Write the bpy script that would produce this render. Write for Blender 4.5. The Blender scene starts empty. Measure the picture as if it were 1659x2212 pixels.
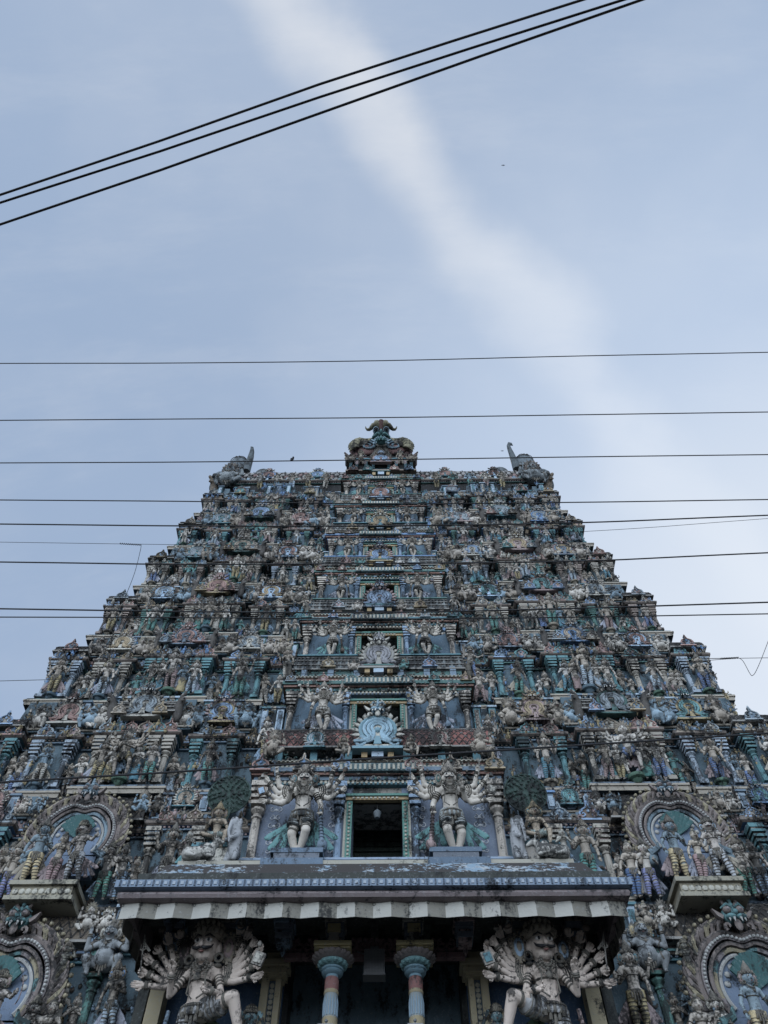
import bpy, math, random
from mathutils import Vector, Matrix
R = math.radians
PI = math.pi
sc = bpy.context.scene
C = sc.collection
rnd = random.Random(11)

# ------------------------------------------------------------------ camera
CAM = Vector((0.40, 0.0, 1.6))
PITCH, YAW, ROLL = 59.0, 0.5, 0.0
cd = bpy.data.cameras.new('camera')
cam = bpy.data.objects.new('camera', cd)
C.objects.link(cam)
cd.sensor_fit = 'VERTICAL'
cd.sensor_height = 24.0
cd.lens = 24.0 * 1662.0 / 2212.0
cd.clip_start = 0.05
cd.clip_end = 5000
cam.location = CAM
cam.matrix_world = (Matrix.Translation(CAM) @ Matrix.Rotation(R(YAW), 4, 'Z')
                    @ Matrix.Rotation(R(90 + PITCH), 4, 'X') @ Matrix.Rotation(R(ROLL), 4, 'Z'))
sc.camera = cam

def ray(px, py):
    """direction through a point of the photograph (1659 x 2212 frame)"""
    v = Vector(((px - 829.5) / 1662.0, -(py - 1106.0) / 1662.0, -1.0))
    return (cam.matrix_world.to_3x3() @ v).normalized()

def at_y(px, py, y):
    d = ray(px, py)
    return CAM + d * ((y - CAM.y) / d.y)

def at_z(px, py, z):
    d = ray(px, py)
    return CAM + d * ((z - CAM.z) / d.z)

# ------------------------------------------------------------------ sky
SUN_EL, SUN_AZ = 14.0, 38.0       # behind the tower, to the right
w = bpy.data.worlds.new('World')
sc.world = w
w.use_nodes = True
nt = w.node_tree
nt.nodes.clear()
N = nt.nodes.new
L = nt.links.new
out = N('ShaderNodeOutputWorld')
bg = N('ShaderNodeBackground')
bg.inputs['Strength'].default_value = 0.10
sky = N('ShaderNodeTexSky')
sky.sky_type = 'NISHITA'
sky.sun_disc = False
sky.sun_elevation = R(SUN_EL)
sky.sun_rotation = R(SUN_AZ)
sky.air_density = 1.0
sky.dust_density = 1.0
sky.ozone_density = 2.0
tc = N('ShaderNodeTexCoord')

def vmath(op, a, b=None):
    n = N('ShaderNodeVectorMath')
    n.operation = op
    for k, q in ((0, a), (1, b)):
        if q is None: continue
        if isinstance(q, (tuple, Vector)): n.inputs[k].default_value = tuple(q)
        else: L(q, n.inputs[k])
    return n.outputs['Value'] if op == 'DOT_PRODUCT' else n.outputs[0]

def fmath(op, a, b=None, c=None, clamp=False):
    n = N('ShaderNodeMath')
    n.operation = op
    n.use_clamp = clamp
    for k, q in ((0, a), (1, b), (2, c)):
        if q is None: continue
        if isinstance(q, (int, float)): n.inputs[k].default_value = q
        else: L(q, n.inputs[k])
    return n.outputs[0]

def mixc(f, a, b):
    n = N('ShaderNodeMix')
    n.data_type = 'RGBA'
    if isinstance(f, (int, float)): n.inputs[0].default_value = f
    else: L(f, n.inputs[0])
    for k, q in ((6, a), (7, b)):
        if isinstance(q, tuple): n.inputs[k].default_value = (*q, 1)
        else: L(q, n.inputs[k])
    return n.outputs[2]

def sstep(x, a, b):
    n = N('ShaderNodeMapRange')
    n.interpolation_type = 'SMOOTHSTEP'
    L(x, n.inputs[0])
    n.inputs[1].default_value = a
    n.inputs[2].default_value = b
    return n.outputs[0]

gen = tc.outputs['Generated']
nz = N('ShaderNodeTexNoise')
L(gen, nz.inputs['Vector'])
nz.inputs['Scale'].default_value = 1.7
nz.inputs['Detail'].default_value = 5
nz2 = N('ShaderNodeTexNoise')
L(gen, nz2.inputs['Vector'])
nz2.inputs['Scale'].default_value = 7.0
nz2.inputs['Detail'].default_value = 6
nz3 = N('ShaderNodeTexNoise')
mpn = N('ShaderNodeMapping')
L(gen, mpn.inputs[0])
mpn.inputs['Rotation'].default_value = (0, 0, R(35))
mpn.inputs['Scale'].default_value = (2.2, 9.0, 2.2)
L(mpn.outputs[0], nz3.inputs['Vector'])
nz3.inputs['Scale'].default_value = 1.6
nz3.inputs['Detail'].default_value = 8
nz3.inputs['Roughness'].default_value = .65
# a long streak of thin cloud across the zenith
pa, pb = ray(690, 60), ray(1420, 1000)
nrm = pa.cross(pb).normalized()
along = (pb - pa).normalized()
mid = ray(1000, 450)
dd = vmath('DOT_PRODUCT', gen, nrm)
bend = fmath('MULTIPLY', fmath('SUBTRACT', nz.outputs[0], 0.5), 0.14)
bend2 = fmath('MULTIPLY', fmath('SUBTRACT', nz2.outputs[0], 0.5), 0.085)
dd = fmath('ADD', fmath('ADD', dd, bend), bend2)
core = fmath('SUBTRACT', 1.0, sstep(fmath('ABSOLUTE', dd), 0.0, 0.062))
wide = fmath('SUBTRACT', 1.0, sstep(fmath('ABSOLUTE', dd), 0.0, 0.42))
cloud = fmath('ADD', fmath('MULTIPLY', fmath('MULTIPLY', core, sstep(nz3.outputs[0], -.15, .52)), 0.62), fmath('MULTIPLY', wide, 0.16))
patch = fmath('ADD', fmath('MULTIPLY', sstep(nz2.outputs[0], 0.42, 0.75), 0.10), fmath('MULTIPLY', sstep(nz3.outputs[0], 0.45, 0.8), 0.16))
cloud = fmath('ADD', cloud, patch, clamp=True)
# brighter thin overcast towards the sun side, low on the right
gl = vmath('DOT_PRODUCT', gen, ray(1900, 1560))
glow = sstep(gl, 0.62, 1.0)
glow2 = sstep(gl, 0.88, 1.0)
VEIL = (3.70, 4.80, 6.65)
veil = mixc(cloud, VEIL, (7.6, 8.0, 8.7))
veil = mixc(fmath('MULTIPLY', glow, 0.62), veil, (6.9, 8.1, 9.9))
veil = mixc(fmath('MULTIPLY', glow2, 0.55), veil, (9.0, 9.4, 9.9))
# added bright sky patch behind the viewer, out of view, lighting the facade
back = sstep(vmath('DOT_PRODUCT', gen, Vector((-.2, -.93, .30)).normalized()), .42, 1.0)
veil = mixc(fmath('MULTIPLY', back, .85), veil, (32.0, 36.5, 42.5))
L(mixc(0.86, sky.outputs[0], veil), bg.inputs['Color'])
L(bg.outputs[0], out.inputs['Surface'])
w.cycles.sampling_method = 'MANUAL'
w.cycles.sample_map_resolution = 512

sd = bpy.data.lights.new('sun', 'SUN')
sd.energy = 0.5
sd.angle = R(14)
sd.color = (1.0, 0.93, 0.86)
sun = bpy.data.objects.new('sun', sd)
C.objects.link(sun)
sdir = Vector((math.sin(R(SUN_AZ)) * math.cos(R(SUN_EL)), math.cos(R(SUN_AZ)) * math.cos(R(SUN_EL)), math.sin(R(SUN_EL))))
sun.rotation_euler = sdir.to_track_quat('Z', 'Y').to_euler()
sun.location = (30, 30, 60)

sc.view_settings.view_transform = 'Standard'
sc.view_settings.look = 'None'
sc.view_settings.exposure = 0.08
sc.view_settings.gamma = 1
sc.cycles.max_bounces = 4
sc.cycles.diffuse_bounces = 3

# ------------------------------------------------------------------ materials
CREAM = (.46, .44, .38); PINK = (.34, .25, .24); TEAL = (.09, .20, .235); GREEN = (.075, .155, .145)
BLUE = (.13, .24, .42); PALEBLUE = (.33, .46, .60); OCHRE = (.36, .29, .16); TAN = (.26, .24, .21)
PALE = (.50, .47, .42); BROWN = (.15, .115, .09); SLATE = (.075, .11, .14); GREYB = (.15, .21, .27)
RUST = (.25, .10, .08); WHITE = (.60, .60, .58)

def stucco(name, base=None, palette=None, grime=0.5, rough=.82, bump=.35, fade=.35, scale=1.0, jitter=.25):
    m = bpy.data.materials.new(name)
    m.use_nodes = True
    t = m.node_tree
    t.nodes.clear()
    global N, L
    sN, sL = N, L
    N, L = t.nodes.new, t.links.new
    o = N('ShaderNodeOutputMaterial')
    p = N('ShaderNodeBsdfPrincipled')
    L(p.outputs[0], o.inputs[0])
    p.inputs['Roughness'].default_value = rough
    p.inputs['Specular IOR Level'].default_value = .3
    g = N('ShaderNodeNewGeometry')
    oi = N('ShaderNodeObjectInfo')
    if palette:
        cr = N('ShaderNodeValToRGB')
        cr.color_ramp.interpolation = 'CONSTANT'
        while len(cr.color_ramp.elements) < len(palette):
            cr.color_ramp.elements.new(.5)
        for k, c in enumerate(palette):
            cr.color_ramp.elements[k].position = k / len(palette)
            cr.color_ramp.elements[k].color = (*c, 1)
        L(oi.outputs['Random'], cr.inputs[0])
        col = cr.outputs[0]
    elif base is None:
        col = oi.outputs['Color']
    else:
        rg = N('ShaderNodeRGB')
        rg.outputs[0].default_value = (*base, 1)
        col = rg.outputs[0]
    # value jitter per object
    jv = fmath('MULTIPLY_ADD', fmath('FRACT', fmath('MULTIPLY', oi.outputs['Random'], 37.0)), jitter, 1 - jitter * .6)
    hs = N('ShaderNodeHueSaturation')
    L(col, hs.inputs['Color'])
    L(jv, hs.inputs['Value'])
    hs.inputs['Saturation'].default_value = .92
    col = hs.outputs[0]
    pos = g.outputs['Position']
    def noise(sc_, det, stretch=(1, 1, 1), off=0):
        mp = N('ShaderNodeMapping')
        L(pos, mp.inputs[0])
        mp.inputs['Scale'].default_value = stretch
        mp.inputs['Location'].default_value = (off, off, off)
        n = N('ShaderNodeTexNoise')
        L(mp.outputs[0], n.inputs[0])
        n.inputs['Scale'].default_value = sc_
        n.inputs['Detail'].default_value = det
        n.inputs['Roughness'].default_value = .62
        return n.outputs[0]
    big = noise(.55 * scale, 3, off=3)
    streak = noise(4.2 * scale, 5, (1, 1, .38), 7)
    fine = noise(17 * scale, 4, off=1)
    # old paint worn back to pale plaster
    pl = sstep(fine, .52, .72)
    col = mixc(fmath('MULTIPLY', pl, fade), col, (.36, .38, .39))
    # black mildew
    sx = N('ShaderNodeSeparateXYZ')
    L(g.outputs['Normal'], sx.inputs[0])
    up = fmath('MULTIPLY', fmath('MAXIMUM', sx.outputs[2], 0.0), .16)
    gsum = fmath('ADD', fmath('ADD', fmath('MULTIPLY', streak, .55), fmath('MULTIPLY', big, .45)), up)
    gsum = fmath('ADD', gsum, fmath('MULTIPLY', fmath('SUBTRACT', fine, .5), .35))
    th = .655 - .27 * grime
    gf = sstep(gsum, th - .03, th + .10)
    col = mixc(fmath('MULTIPLY', gf, .9), col, (.013, .014, .015))
    # brown water stain, softer
    st = sstep(noise(1.6 * scale, 4, (1.2, 1.2, .3), 15), .5, .75)
    col = mixc(fmath('MULTIPLY', st, .28 * grime), col, (.07, .06, .05))
    L(col, p.inputs['Base Color'])
    bp = N('ShaderNodeBump')
    bp.inputs['Strength'].default_value = bump
    bp.inputs['Distance'].default_value = .03
    L(fmath('ADD', fine, fmath('MULTIPLY', noise(60 * scale, 2), .5)), bp.inputs['Height'])
    L(bp.outputs[0], p.inputs['Normal'])
    N, L = sN, sL
    return m

def plain(name, c, rough=.6, metal=0.0):
    m = bpy.data.materials.new(name)
    m.use_nodes = True
    p = m.node_tree.nodes['Principled BSDF']
    p.inputs['Base Color'].default_value = (*c, 1)
    p.inputs['Roughness'].default_value = rough
    p.inputs['Metallic'].default_value = metal
    return m

M = {}
M['obj'] = stucco('painted_stucco', None, grime=.6)
M['skin'] = stucco('painted_figure', None, grime=.56, fade=.25)
M['skinc'] = stucco('painted_giant', None, grime=.33, fade=.12)
M['lip'] = stucco('lip_paint', (.26, .12, .10), grime=.3)
M['clean'] = stucco('fresh_paint', None, grime=.15, fade=.12, bump=.15)
M['trim'] = stucco('painted_trim', None, [CREAM, TEAL, PINK, PALEBLUE, GREYB, OCHRE, BLUE, GREEN], grime=.6)
M['soft'] = stucco('faded_trim', None, [TAN, CREAM, BROWN, PINK, GREYB, TAN], grime=.64)
M['dark'] = stucco('mildewed_plaster', (.07, .065, .06), grime=.7)
M['black'] = stucco('black_paint', (.02, .02, .022), grime=.2, bump=.1)
M['white'] = stucco('white_paint', (.62, .60, .56), grime=.22)
M['roof'] = stucco('weathered_roof', None, grime=.66, bump=.5)
M['interior'] = stucco('dark_interior', (.05, .055, .05), grime=.5)
M['gold'] = stucco('ochre_ornament', (.34, .25, .13), grime=.45)
M['jewel'] = stucco('painted_ornament', (.16, .145, .12), grime=.5)
M['steel'] = plain('grey_metal', (.16, .17, .18), .5, .3)
M['wire'] = plain('black_cable', (.012, .012, .014), .7)

# ------------------------------------------------------------------ mesh builder
class MB:
    def __init__(s):
        s.v = []; s.f = []; s.m = []
    def add(s, vs, fs, mat=0, T=None):
        o = len(s.v)
        if T is not None: vs = [T @ Vector(q) for q in vs]
        s.v.extend([tuple(q) for q in vs])
        for q in fs:
            s.f.append([o + k for k in q]); s.m.append(mat)
    def join(s, other, T=None, mat=None):
        o = len(s.v)
        s.v.extend([tuple(T @ Vector(q)) if T is not None else q for q in other.v])
        s.f.extend([[o + k for k in q] for q in other.f])
        s.m.extend(other.m if mat is None else [mat] * len(other.m))
    def box(s, x0, x1, y0, y1, z0, z1, mat=0, T=None):
        s.add([(x0, y0, z0), (x1, y0, z0), (x1, y1, z0), (x0, y1, z0), (x0, y0, z1), (x1, y0, z1), (x1, y1, z1), (x0, y1, z1)],
              [(0, 3, 2, 1), (4, 5, 6, 7), (0, 1, 5, 4), (1, 2, 6, 5), (2, 3, 7, 6), (3, 0, 4, 7)], mat, T)
    def lathe(s, prof, n=8, mat=0, T=None, ph=0.0, mats=None):
        vs = []; fs = []
        for r, z in prof:
            for k in range(n):
                a = 2 * PI * k / n + ph
                vs.append((r * math.cos(a), r * math.sin(a), z))
        ms = []
        for j in range(len(prof) - 1):
            for k in range(n):
                fs.append((j * n + k, j * n + (k + 1) % n, (j + 1) * n + (k + 1) % n, (j + 1) * n + k))
                ms.append(mats[j] if mats else mat)
        fs.append(tuple(range(n - 1, -1, -1))); fs.append(tuple(range((len(prof) - 1) * n, len(prof) * n)))
        ms += [ms[0], ms[-2] if len(ms) > 1 else ms[-1]]
        o = len(s.v)
        if T is not None: vs = [T @ Vector(q) for q in vs]
        s.v.extend([tuple(q) for q in vs])
        for q, mm in zip(fs, ms):
            s.f.append([o + k for k in q]); s.m.append(mm)
    def tube(s, pts, rad, n=6, mat=0, flat=1.0, mats=None, closed=False):
        pts = [Vector(p) for p in pts]
        if not isinstance(rad, (list, tuple)): rad = [rad] * len(pts)
        vs = []; up = None
        for i, p in enumerate(pts):
            if closed: d = pts[(i + 1) % len(pts)] - pts[i - 1]
            else: d = pts[min(i + 1, len(pts) - 1)] - pts[max(i - 1, 0)]
            if d.length < 1e-9: d = Vector((0, 0, 1))
            d.normalize()
            if up is None:
                up = Vector((0, -1, 0)) if abs(d.y) < .9 else Vector((1, 0, 0))
            a = (up - d * up.dot(d))
            if a.length < 1e-6: a = d.orthogonal()
            a.normalize(); up = a
            b = d.cross(a)
            for k in range(n):
                t = 2 * PI * k / n
                vs.append(p + (a * math.cos(t) * flat + b * math.sin(t)) * rad[i])
        fs = []; ms = []
        m_ = len(pts)
        for j in range(m_ if closed else m_ - 1):
            for k in range(n):
                j2 = (j + 1) % m_
                fs.append((j * n + k, j * n + (k + 1) % n, j2 * n + (k + 1) % n, j2 * n + k))
                ms.append(mats[j] if mats else mat)
        if not closed:
            fs.append(tuple(range(n - 1, -1, -1))); fs.append(tuple(range((m_ - 1) * n, m_ * n)))
            ms += [ms[0], ms[-1]]
        o = len(s.v)
        s.v.extend([tuple(q) for q in vs])
        for q, mm in zip(fs, ms):
            s.f.append([o + k for k in q]); s.m.append(mm)
    def cap(s, a, b, ra, rb, n=10, mat=0):
        """round-ended tapered limb"""
        a = Vector(a); b = Vector(b)
        d = (b - a)
        if d.length < 1e-6: d = Vector((0, 0, 1))
        u = d.normalized()
        P = [a - u * ra * .98, a - u * ra * .8, a - u * ra * .4, a, b, b + u * rb * .4, b + u * rb * .8, b + u * rb * .98]
        s.tube(P, [ra * .15, ra * .6, ra * .92, ra, rb, rb * .92, rb * .6, rb * .15], n, mat)
    def ell(s, c, r, mat=0, seg=10, rings=7, T=None):
        if not isinstance(r, (tuple, list)): r = (r, r, r)
        vs = []; fs = []
        for i in range(1, rings):
            t = PI * i / rings
            for k in range(seg):
                a = 2 * PI * k / seg
                vs.append((c[0] + r[0] * math.sin(t) * math.cos(a), c[1] + r[1] * math.sin(t) * math.sin(a), c[2] + r[2] * math.cos(t)))
        tp = len(vs); vs.append((c[0], c[1], c[2] + r[2])); bt = len(vs); vs.append((c[0], c[1], c[2] - r[2]))
        for i in range(rings - 2):
            for k in range(seg):
                fs.append((i * seg + k, (i + 1) * seg + k, (i + 1) * seg + (k + 1) % seg, i * seg + (k + 1) % seg))
        for k in range(seg):
            fs.append((tp, k, (k + 1) % seg))
            fs.append((bt, (rings - 2) * seg + (k + 1) % seg, (rings - 2) * seg + k))
        s.add(vs, fs, mat, T)
    def prism(s, outline, y0, y1, mat=0, T=None):
        """outline in x,z extruded along y"""
        n = len(outline)
        vs = [(x, y0, z) for x, z in outline] + [(x, y1, z) for x, z in outline]
        fs = [tuple(range(n)), tuple(range(2 * n - 1, n - 1, -1))]
        for k in range(n):
            fs.append((k, n + k, n + (k + 1) % n, (k + 1) % n))
        s.add(vs, fs, mat, T)
    def torus(s, c, R0, r, mat=0, n=16, m=6, ax='y', sx=1.0, sz=1.0):
        pts = []
        for k in range(n):
            t = 2 * PI * k / n
            if ax == 'y': pts.append((c[0] + R0 * sx * math.cos(t), c[1], c[2] + R0 * sz * math.sin(t)))
            else: pts.append((c[0] + R0 * sx * math.cos(t), c[1] + R0 * sz * math.sin(t), c[2]))
        s.tube(pts, r, m, mat, closed=True)
    def mesh(s, name, mats, smooth=True, ang=38):
        me = bpy.data.meshes.new(name)
        me.from_pydata(s.v, [], s.f)
        for q in mats: me.materials.append(M[q] if isinstance(q, str) else q)
        me.polygons.foreach_set('material_index', [min(x, len(mats) - 1) for x in s.m])
        me.validate(clean_customdata=False)
        if smooth:
            me.polygons.foreach_set('use_smooth', [True] * len(me.polygons))
            me.set_sharp_from_angle(angle=R(ang))
        me.update()
        return me

def obj(name, me, parent=None, loc=(0, 0, 0), color=None, rz=0.0, scale=None, label=None):
    o = bpy.data.objects.new(name, me)
    C.objects.link(o)
    if parent is not None: o.parent = parent
    o.location = loc
    if rz: o.rotation_euler = (0, 0, rz)
    if scale is not None:
        o.scale = (scale,) * 3 if isinstance(scale, (int, float)) else scale
    if color is not None: o.color = (*color, 1)
    if label: o['label'] = label
    return o

def thing(name, label, cat, loc=(0, 0, 0), rz=0.0, group=None, me=None, scale=None, kind=None, color=None):
    o = obj(name, me, None, loc, color, rz, scale)
    if kind: o['kind'] = kind
    if label: o['label'] = label
    if cat: o['category'] = cat
    if group: o['group'] = group
    return o

def remesh(mb, voxel, smooth=2, dec=None):
    """fuse overlapping lumps into one continuous skin"""
    me = bpy.data.meshes.new('tmp')
    me.from_pydata(mb.v, [], mb.f)
    o = bpy.data.objects.new('tmp', me)
    C.objects.link(o)
    md = o.modifiers.new('r', 'REMESH'); md.mode = 'VOXEL'; md.voxel_size = voxel
    if smooth:
        ms = o.modifiers.new('s', 'SMOOTH'); ms.factor = .5; ms.iterations = smooth
    if dec:
        md2 = o.modifiers.new('d', 'DECIMATE'); md2.ratio = dec
    dg = bpy.context.evaluated_depsgraph_get()
    ev = o.evaluated_get(dg)
    em = ev.to_mesh()
    r = MB()
    r.v = [tuple(v.co) for v in em.vertices]
    r.f = [list(p.vertices) for p in em.polygons]
    r.m = [0] * len(r.f)
    ev.to_mesh_clear()
    C.objects.unlink(o)
    bpy.data.objects.remove(o)
    bpy.data.meshes.remove(me)
    return r
# ------------------------------------------------------------------ carved figures (height of the body = 1)
def lerp(a, b, t): return Vector(a) * (1 - t) + Vector(b) * t

def hand(mb, wrist, d, s=1.0, grip=False, side=1, mat=0):
    """palm, four bent fingers and a thumb"""
    d = Vector(d).normalized(); wrist = Vector(wrist)
    f = Vector((0, -1, 0)); f = (f - d * f.dot(d))
    if f.length < .1: f = Vector((1, 0, 0)) - d * d.x
    f.normalize(); sd_ = d.cross(f)
    pc = wrist + d * .022 * s
    for q in (-.5, .5):
        mb.cap(wrist + sd_ * .008 * q * s, pc + d * .012 * s + sd_ * .02 * q * s, .011 * s, .012 * s, 6, mat)
    for k, (o_, ln) in enumerate(((-1.5, .026), (-.5, .032), (.5, .030), (1.5, .022))):
        b0 = pc + d * .014 * s + sd_ * o_ * .0095 * s
        if grip:
            b1 = b0 + (d * .5 + f * .75) * ln * .6 * s; b2 = b1 + (-d * .6 + f * .45) * ln * .6 * s
        else:
            b1 = b0 + (d + f * .12) * ln * .62 * s; b2 = b1 + (d + f * .55) * ln * .5 * s
        mb.tube([b0, b1, b2], [.0058 * s, .0054 * s, .0034 * s], 5, mat)
    t0 = wrist + d * .012 * s + sd_ * side * .014 * s
    t1 = t0 + (d * .5 + sd_ * side * .8 + f * .3) * .02 * s
    mb.tube([t0, t1, t1 + (d * .8 + f * .5) * .016 * s], [.008 * s, .0066 * s, .004 * s], 5, mat)

def fan(side, angs, sh=(.125, 0, .79), l1=.17, l2=.15, bend=28, y=-.03):
    out_ = []
    for k, a in enumerate(angs):
        yy = .035 - .022 * k
        s0 = Vector((side * sh[0], sh[1] + .02, sh[2] - .012 * k))
        a1, a2 = R(a - bend), R(a + bend)
        e = s0 + Vector((side * math.cos(a1) * l1, y + yy, math.sin(a1) * l1))
        h = e + Vector((side * math.cos(a2) * l2, y, math.sin(a2) * l2))
        out_.append((side, s0, e, h))
    return out_

def make_figure(key, arms, legs=None, hip=.5, hs=1.3, belly=0, female=False, crown='tall', legstyle='striped',
                sash=True, items=(), voxel=.011, twist=0.0, lean=0.0, moustache=False, halo=False, seat=False,
                bulk=1.0, face=1, disc=True, hn=1.0, waist=None):
    sk = MB(); ex = MB(); jw = MB(); lg = MB(); cr = MB(); sa = MB(); it = MB()
    hc = Vector((lean * .5, 0, hip)); ch = Vector((lean, 0, hip + .27)); nk = Vector((lean, 0, hip + .355))
    hd = Vector((lean + twist * .01, -.015, hip + .36 + .062 * hs))
    b = bulk
    # torso
    sk.cap(hc + Vector((-.045, 0, 0)), hc + Vector((.045, 0, 0)), .075 * b, .075 * b)
    w_ = .066 if female else .078
    sk.cap(hc + Vector((0, 0, .02)), lerp(hc, ch, .5), .085 * b, w_ * b)
    sk.cap(lerp(hc, ch, .45), ch + Vector((0, 0, -.03)), w_ * b, .092 * b)
    sk.cap(ch + Vector((-.075, .005, .02)), ch + Vector((.075, .005, .02)), .062 * b, .062 * b)
    if female:
        for q in (-1, 1): sk.ell(ch + Vector((q * .045, -.072, -.01)), (.042, .042, .042))
    else:
        for q in (-1, 1): sk.ell(ch + Vector((q * .046, -.058, .0)), (.05, .035, .04))
    if belly: sk.ell(hc + Vector((0, -.05 * b, .09)), (.10 * belly, .10 * belly, .10 * belly))
    sk.cap(ch + Vector((0, 0, .04)), hd, .038 * b, .04 * b)
    # head
    sk.ell(hd, (.056 * hs, .062 * hs, .072 * hs), seg=14, rings=10)
    sk.ell(hd + Vector((0, -.016 * hs, -.034 * hs)), (.040 * hs, .042 * hs, .036 * hs))
    for q in (-1, 1):
        sk.ell(hd + Vector((q * .058 * hs, 0, -.008 * hs)), (.012 * hs, .016 * hs, .03 * hs))
        sk.ell(hd + Vector((q * .027 * hs, -.046 * hs, -.02 * hs)), (.017 * hs, .014 * hs, .015 * hs))
    sk.cap(hd + Vector((0, -.058 * hs, .014 * hs)), hd + Vector((0, -.074 * hs, -.016 * hs)), .007 * hs, .011 * hs, 8)
    # features
    es = 1.0 if key in ('giant', 'guard') else .8
    for q in (-1, 1):
        ex.ell(hd + Vector((q * .024 * hs, -.054 * hs, .008 * hs)), (.0155 * hs * es, .009 * hs, .0095 * hs * es), 1)
        ex.ell(hd + Vector((q * .024 * hs, -.0605 * hs, .008 * hs)), (.0072 * hs * es, .005 * hs, .0075 * hs * es), 2, 8, 5)
        ex.tube([hd + Vector((q * .008 * hs, -.064 * hs, .021 * hs)), hd + Vector((q * .026 * hs, -.062 * hs, .030 * hs)), hd + Vector((q * .046 * hs, -.046 * hs, .021 * hs))],
                [.0025 * hs, .0042 * hs, .002 * hs], 5, 2)
        if moustache:
            ex.tube([hd + Vector((q * .002, -.074 * hs, -.027 * hs)), hd + Vector((q * .02 * hs, -.071 * hs, -.031 * hs)), hd + Vector((q * .04 * hs, -.058 * hs, -.022 * hs)), hd + Vector((q * .046 * hs, -.05 * hs, -.008 * hs))],
                    [.004 * hs, .0078 * hs, .0055 * hs, .0015 * hs], 6, 2)
        # earrings
        jw.torus(hd + Vector((q * .066 * hs, -.012 * hs, -.048 * hs)), .016 * hs, .006 * hs, n=10, m=5)
    ex.ell(hd + Vector((0, -.064 * hs, -.040 * hs)), (.012 * hs, .008 * hs, .0045 * hs), 3, 8, 5)
    # legs
    if legs is None:
        legs = [((-.07, -.02, .27), (-.065, 0, .04)), ((.07, -.02, .27), (.065, 0, .04))]
    for q, (kn, an) in zip((-1, 1), legs):
        h0 = hc + Vector((q * .05, 0, -.01)); kn = Vector(kn); an = Vector(an)
        sk.cap(h0, kn, .066 * b, .046 * b)
        calf = lerp(kn, an, .32) + Vector((0, .01, 0))
        sk.cap(kn, calf, .044 * b, .043 * b); sk.cap(calf, an, .043 * b, .025 * b)
        sk.cap(an + Vector((0, 0, -.01)), an + Vector((q * .012, -.062, -.024)), .024, .018)
        for tz in range(4):
            ex.ell(an + Vector((q * .012 + (tz - 1.5) * .011, -.085, -.028)), (.006, .010, .007), 0, 6, 4)
        if legstyle == 'striped':
            for (p0, p1, r0, r1) in ((lerp(h0, kn, .12), kn, .074 * b, .053 * b), (kn, lerp(kn, an, .93), .053 * b, .033 * b)):
                nst = max(3, int((Vector(p1) - Vector(p0)).length / .042))
                P = []; RR = []; MM = []
                for k in range(nst):
                    for tt, rr, mm in ((0.0, 1.0, 0), (.70, 1.07, 1), (.76, .96, 1), (.97, .93, 0)):
                        t = (k + tt) / nst
                        bul = 1 + .12 * math.sin(PI * min(1, t * 1.6)) if r1 < .04 else 1
                        P.append(lerp(p0, p1, t)); RR.append((r0 + (r1 - r0) * t) * rr * bul); MM.append(mm)
                lg.tube(P, RR, 10, mats=MM)
        else:
            jw.tube([lerp(h0, kn, .78), lerp(h0, kn, .86)], .056 * b, 10)
        for tt, r_ in ((.90, .034), (.97, .036)):
            c_ = lerp(kn, an, tt)
            jw.tube([c_ + Vector((0, 0, .009)), c_, c_ - Vector((0, 0, .009))], [r_ * .8, r_, r_ * .8], 9)
    # loincloth, belt, tassels
    if legstyle == 'shorts' or legstyle == 'striped':
        for q, (kn, an) in zip((-1, 1), legs):
            h0 = hc + Vector((q * .05, 0, -.01)); kn = Vector(kn)
            m1 = lerp(h0, kn, .62 if legstyle == 'shorts' else .3)
            lg.tube([h0 + Vector((0, 0, .03)), lerp(h0, m1, .5), m1, m1], [.078 * b, .078 * b, .074 * b, .062 * b], 12, 0)
            for k in range(4 if legstyle == 'shorts' else 0):
                c_ = lerp(h0, m1, .3 + .22 * k)
                lg.tube([lerp(c_, h0, .04), c_, lerp(c_, m1, .12)], [.077 * b, .083 * b, .077 * b], 12, 1)
    elif legstyle == 'skirt':
        a0, a1 = Vector(legs[0][1]), Vector(legs[1][1]); md = (a0 + a1) / 2
        P = [hc + Vector((0, 0, .04)), hc - Vector((0, 0, .05)), lerp(hc, md, .45), lerp(hc, md, .9), lerp(hc, md, .96)]
        lg.tube(P, [.09 * b, .125 * b, .12 * b, .13 * b, .11 * b], 16, 0, flat=.72)
        for k in range(7):
            c_ = lerp(hc, md, .2 + .1 * k)
            lg.tube([c_ + Vector((0, 0, .008)), c_, c_ - Vector((0, 0, .008))], [.120 * b, .130 * b, .120 * b], 16, 1, flat=.72)
    jw.tube([hc + Vector((0, 0, .035)), hc + Vector((0, 0, .02)), hc + Vector((0, 0, -.012))], [.098 * b, .108 * b, .1 * b], 14, flat=.95)
    for q, ln in ((0, .16), (-.035, .1), (.035, .1), (-.07, .07), (.07, .07)):
        jw.tube([hc + Vector((q, -.085 * b, 0)), hc + Vector((q, -.10 * b, -ln * .6)), hc + Vector((q, -.088 * b, -ln))], [.008, .013, .016], 6)
    # necklaces, chest band
    for rr, zz, dy in ((.05, .085, -.03), (.075, .055, -.05)):
        P = [ch + Vector((rr * math.cos(t), (-.02 - .062 * abs(math.sin(t))) * 1.05 * b + .0, zz - .05 * math.sin(t))) for t in [PI * k / 8 for k in range(9)]]
        jw.tube(P, .009, 6)
    jw.ell(ch + Vector((0, -.098 * b, -.005)), (.02, .012, .026))
    jw.tube([ch + Vector((0, 0, -.055)), ch + Vector((0, 0, -.065)), ch + Vector((0, 0, -.075))], [.088 * b, .099 * b, .088 * b], 14, flat=.96)
    rich = key in ('giant', 'guard')
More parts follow.
